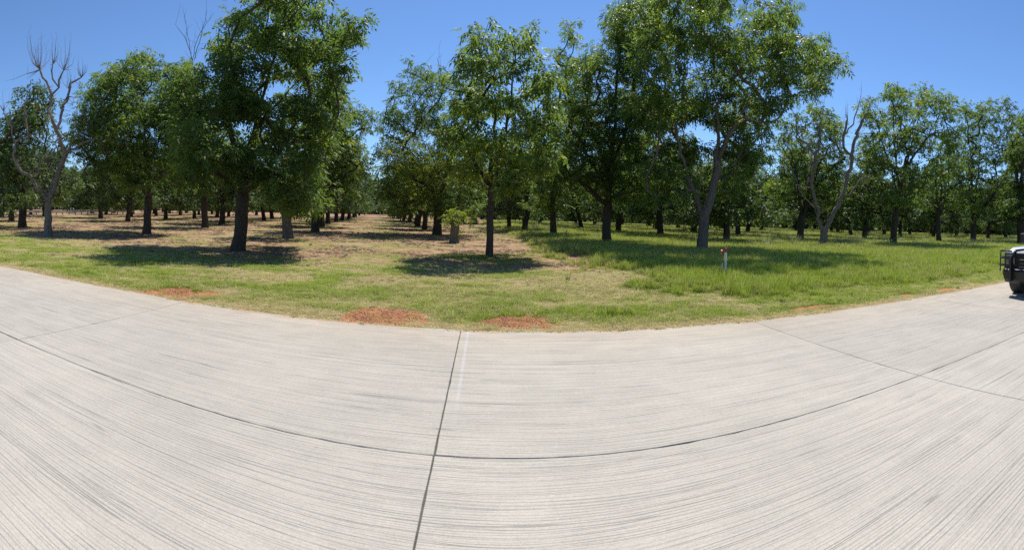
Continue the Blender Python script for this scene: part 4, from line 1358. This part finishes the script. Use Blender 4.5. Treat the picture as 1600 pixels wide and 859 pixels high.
# fallen branch in the shade before the tall right tree
g = pix(1007, 397); fb = tag(empty('fallen_branch', (g[0], g[1], 0.16), 0.3), 'pale dead branch lying in the shade left of the white post', 'branch')
rng = np.random.default_rng(8); S = Skel()
ids = S.path([(-0.5, 0, -0.12), (0, 0.05, 0.05), (0.55, 0.0, 0.1)], None, 0.04, 0.015, rng=rng, step=0.12)
S.path([(0.15, 0.2, 0.16)], ids[len(ids) // 2], 0.012, 0.006, rng=rng, step=0.1)
S.path([(-0.1, -0.2, 0.12)], ids[len(ids) // 3], 0.012, 0.006, rng=rng, step=0.1)
S.r = np.array(S.rmin)
obj('wood', S.mesh('wood', rng), BARK_DEAD, fb, smooth_shade=True)

# ------------------------------------------------------------------ far left: low rail and white box
RAIL = simple('galvanised_rail', (0.48, 0.47, 0.44), 0.55, 0.1, noise=0.25, scale=3)
a = pix(-30, 336); b = pix(210, 335)
dv = (b - a); LN = float(np.hypot(*dv)); ang = math.atan2(dv[1], dv[0])
gr_ = tag(empty('guard_rail', (a[0], a[1], 0), ang), 'low pale guard rail on posts far left behind the trees', 'rail')
mb = MB(); n = 24
ring = lambda X: [(X, -0.03, 0.42), (X, 0.0, 0.48), (X, -0.03, 0.55), (X, -0.03, 0.60), (X, 0.0, 0.67), (X, -0.03, 0.74), (X, 0.02, 0.74), (X, 0.03, 0.58), (X, 0.02, 0.42)]
mb.loft([ring(LN * k / n) for k in range(n + 1)]).build('beam', RAIL, gr_)
for k in range(n + 1): MB().box(LN * k / n - 0.06, LN * k / n + 0.06, 0.04, 0.18, -0.2, 0.72).build('post', STEEL, gr_, bevel=0.01)
g = pix(113, 333.5); th = math.atan2(g[0], g[1]); k = float(np.hypot(*g)) / F
ub = tag(empty('utility_box', (g[0], g[1], 0), -th), 'small white box standing at the rail beside the dead leftmost tree', 'box')
w = 3.7 * k; h = 7.6 * k + 0.1
MB().loft([[(-w, -0.3, 0.0), (w, -0.3, 0.0), (w, 0.4, 0.0), (-w, 0.4, 0.0)], [(-w, -0.3, h * 0.7), (w, -0.3, h * 0.7), (w, 0.4, h * 0.85), (-w, 0.4, h * 0.85)], [(-w * 0.86, -0.1, h), (w * 0.86, -0.1, h), (w * 0.86, 0.4, h), (-w * 0.86, 0.4, h)]]).build('cabinet', simple('white_enamel', (0.72, 0.72, 0.69), 0.5, noise=0.1, scale=4), ub, bevel=0.02)
MB().box(-w * 1.15, w * 1.15, -0.4, 0.5, -0.1, 0.06).build('plinth', simple('plinth_concrete', (0.36, 0.34, 0.31), 0.9), ub, bevel=0.01)


# ------------------------------------------------------------------ pickup truck, facing -X
PAINT = simple('white_paint', (0.74, 0.75, 0.76), 0.25, coat=0.6)
BLACK = simple('black_powder_coat', (0.012, 0.012, 0.014), 0.42)
DARKP = simple('black_plastic', (0.02, 0.02, 0.022), 0.6, noise=0.2, scale=20)
RUBBER = simple('tyre_rubber', (0.018, 0.018, 0.018), 0.85, noise=0.3, scale=30)
CHROME = simple('chrome', (0.75, 0.76, 0.78), 0.12, 1.0)
m, n_, l_, p_ = mat_new('window_glass'); p_.inputs['Base Color'].default_value = (0.02, 0.025, 0.03, 1); p_.inputs['Roughness'].default_value = 0.05; p_.inputs['Specular IOR Level'].default_value = 0.8
GLASS = m
m, n_, l_, p_ = mat_new('lamp_glass'); p_.inputs['Base Color'].default_value = (0.2, 0.22, 0.24, 1); p_.inputs['Roughness'].default_value = 0.08; p_.inputs['Metallic'].default_value = 0.5
LAMP = m
TX, TY = 10.5, 4.50
truck = tag(empty('pickup_truck', (TX, TY, 0)), 'white pickup truck with black grille guard on the concrete at the right edge', 'truck')


def section(x, w, z0, z1, crown=0.05, r=0.09):
    """body cross-section across the truck at x, half width w"""
    pts = [(-w * 0.93, z0), (-w, z0 + 0.12), (-w, z1 - r * 1.6), (-w + r * 0.35, z1 - r * 0.45), (-w + r, z1), (-w * 0.45, z1 + crown * 0.7), (0, z1 + crown), (w * 0.45, z1 + crown * 0.7), (w - r, z1), (w - r * 0.35, z1 - r * 0.45), (w, z1 - r * 1.6), (w, z0 + 0.12), (w * 0.93, z0)]
    return [(x, a_, b_) for a_, b_ in pts]


body = MB().loft([section(0.10, 0.90, 0.52, 1.02), section(0.16, 0.95, 0.48, 1.12), section(0.45, 0.98, 0.46, 1.20), section(1.25, 1.0, 0.45, 1.24), section(1.42, 1.0, 0.45, 1.22), section(3.9, 1.0, 0.42, 1.22, 0.0), section(3.95, 1.0, 0.42, 1.26, 0.0), section(5.75, 0.99, 0.50, 1.26, 0.0), section(5.85, 0.97, 0.55, 1.22, 0.0)]).build('body', PAINT, truck, bevel=0.02, sm=False)
cab = MB().loft([[(1.45, -0.93, 1.2), (1.45, 0.93, 1.2), (3.92, 0.93, 1.2), (3.92, -0.93, 1.2)], [(2.15, -0.80, 1.84), (2.15, 0.80, 1.84), (3.78, 0.80, 1.84), (3.78, -0.80, 1.84)], [(2.35, -0.70, 1.90), (2.35, 0.70, 1.90), (3.6, 0.70, 1.90), (3.6, -0.70, 1.90)]]).build('cab', PAINT, truck, bevel=0.05)


def pane(name, c4, off):
    c4 = [np.array(q, float) for q in c4]; nrm = np.cross(c4[1] - c4[0], c4[3] - c4[0]); nrm /= np.linalg.norm(nrm)
    MB().loft([[q - nrm * 0.01 for q in c4], [q + nrm * off for q in c4]]).build(name, GLASS, cab)


pane('windshield', [(1.56, 0.80, 1.30), (1.56, -0.80, 1.30), (2.10, -0.72, 1.79), (2.10, 0.72, 1.79)], 0.006)
for sgn in (-1, 1):
    q = [(1.85, sgn * 0.905, 1.29), (2.75, sgn * 0.905, 1.29), (2.75, sgn * 0.82, 1.75), (2.28, sgn * 0.82, 1.75)]
    pane('side_window', q if sgn < 0 else q[::-1], 0.008)
    q = [(2.85, sgn * 0.905, 1.29), (3.70, sgn * 0.905, 1.29), (3.64, sgn * 0.82, 1.75), (2.85, sgn * 0.82, 1.75)]
    pane('side_window', q if sgn < 0 else q[::-1], 0.008)
MB().box(0.045, 0.13, -0.93, 0.93, 0.60, 1.09).build('grille', DARKP, truck, bevel=0.03)
for z in (0.75, 0.84, 0.93): MB().box(0.035, 0.075, -0.5, 0.5, z - 0.012, z + 0.012).build('grille_bar', CHROME, truck, bevel=0.005)
for sgn in (-1, 1):
    h_ = MB().loft([[(0.04, sgn * 0.64, 0.80), (0.04, sgn * 0.88, 0.80), (0.04, sgn * 0.90, 1.04), (0.04, sgn * 0.64, 1.04)], [(0.02, sgn * 0.60, 0.82), (0.03, sgn * 0.86, 0.82), (0.03, sgn * 0.87, 1.02), (0.02, sgn * 0.66, 1.02)]]).build('headlight', LAMP, truck)
    mi = MB().box(1.62, 1.78, sgn * 1.02, sgn * 1.26, 1.28, 1.56).build('mirror', DARKP, truck, bevel=0.04)
    MB().tube([(1.72, sgn * 0.93, 1.32), (1.72, sgn * 1.05, 1.36)], 0.025, 8).build('mirror_arm', DARKP, mi)
# front bumper with swept ends
rings = []
for (yy_, xx_, z0, z1) in ((-1.02, 0.16, 0.46, 0.66), (-0.86, -0.06, 0.36, 0.70), (-0.4, -0.14, 0.34, 0.70), (0.4, -0.14, 0.34, 0.70), (0.86, -0.06, 0.36, 0.70), (1.02, 0.16, 0.46, 0.66)):
    rings.append([(xx_, yy_, z0 + 0.08), (xx_ - 0.02, yy_, z1 - 0.05), (xx_ + 0.03, yy_, z1), (xx_ + 0.22, yy_, z1), (xx_ + 0.22, yy_, z0), (xx_ + 0.07, yy_, z0)])
MB().loft(rings).build('bumper', BLACK, truck, bevel=0.015)
# grille guard: uprights, centre frame and three bars wrapping each lamp
guard = empty('grille_guard'); guard.parent = truck
up = []
for sgn in (-1, 1):
    MB().loft([[(-0.20, sgn * 0.64 - 0.03, 0.40), (-0.20, sgn * 0.64 + 0.03, 0.40), (-0.04, sgn * 0.64 + 0.03, 0.40), (-0.04, sgn * 0.64 - 0.03, 0.40)], [(-0.22, sgn * 0.64 - 0.03, 0.95), (-0.22, sgn * 0.64 + 0.03, 0.95), (-0.06, sgn * 0.64 + 0.03, 0.95), (-0.06, sgn * 0.64 - 0.03, 0.95)], [(-0.12, sgn * 0.54 - 0.03, 1.16), (-0.12, sgn * 0.54 + 0.03, 1.16), (-0.02, sgn * 0.54 + 0.03, 1.16), (-0.02, sgn * 0.54 - 0.03, 1.16)]]).build('upright', BLACK, guard, bevel=0.02)
    for z, ex in ((0.78, 1.08), (0.96, 1.06), (1.13, 1.02)):
        MB().tube([(-0.12, sgn * 0.64, z), (-0.12, sgn * 0.80, z), (-0.05, sgn * 0.97, z), (0.12, sgn * ex, z), (0.34, sgn * (ex + 0.01), z)], 0.021, 8).build('lamp_bar', BLACK, guard, sm=True)
    MB().tube([(-0.03, sgn * 0.99, 0.62), (-0.03, sgn * 0.99, 0.9), (0.0, sgn * 1.0, 1.14)], 0.017, 8).build('lamp_bar_strut', BLACK, guard, sm=True)
MB().tube([(-0.07, -0.56, 1.15), (-0.08, -0.3, 1.19), (-0.08, 0.3, 1.19), (-0.07, 0.56, 1.15)], 0.028, 8).build('top_bar', BLACK, guard, sm=True)
for z in (0.5, 0.62, 0.74, 0.86, 0.98, 1.08): MB().tube([(-0.12, -0.55, z), (-0.12, 0.55, z)], 0.012, 6).build('mesh_bar', BLACK, guard, sm=True)
for sgn in (-1, 1):
    for wx in (0.95, 4.75):
        w_ = empty('wheel', (wx, sgn * 0.86, 0.40)); w_.parent = truck
        prof = [(0.22, 0.12), (0.30, 0.135), (0.375, 0.13), (0.40, 0.10), (0.405, 0.0), (0.40, -0.10), (0.375, -0.13), (0.30, -0.135), (0.22, -0.12)]
        n = 28
        mb = MB()
        rings = [[(rr_ * math.cos(2 * math.pi * k / n), a_, rr_ * math.sin(2 * math.pi * k / n)) for k in range(n)] for rr_, a_ in prof]
        mb.loft(rings, cap=False).build('tyre', RUBBER, w_, sm=True)
        mb = MB(); prof = [(0.225, 0.11), (0.20, 0.10), (0.17, 0.06), (0.07, 0.08), (0.01, 0.085)]
        mb.loft([[(rr_ * math.cos(2 * math.pi * k / n), sgn * a_, rr_ * math.sin(2 * math.pi * k / n)) for k in range(n)] for rr_, a_ in prof]).build('rim', CHROME, w_, sm=True)
        # dark wheel arch lining
        MB().tube([(wx, sgn * 0.70, 0.44), (wx, sgn * 1.006, 0.44)], 0.47, 24).build('wheel_arch', DARKP, truck)
MB().box(0.3, 5.6, -0.75, 0.75, 0.34, 0.5).build('underbody', DARKP, truck)
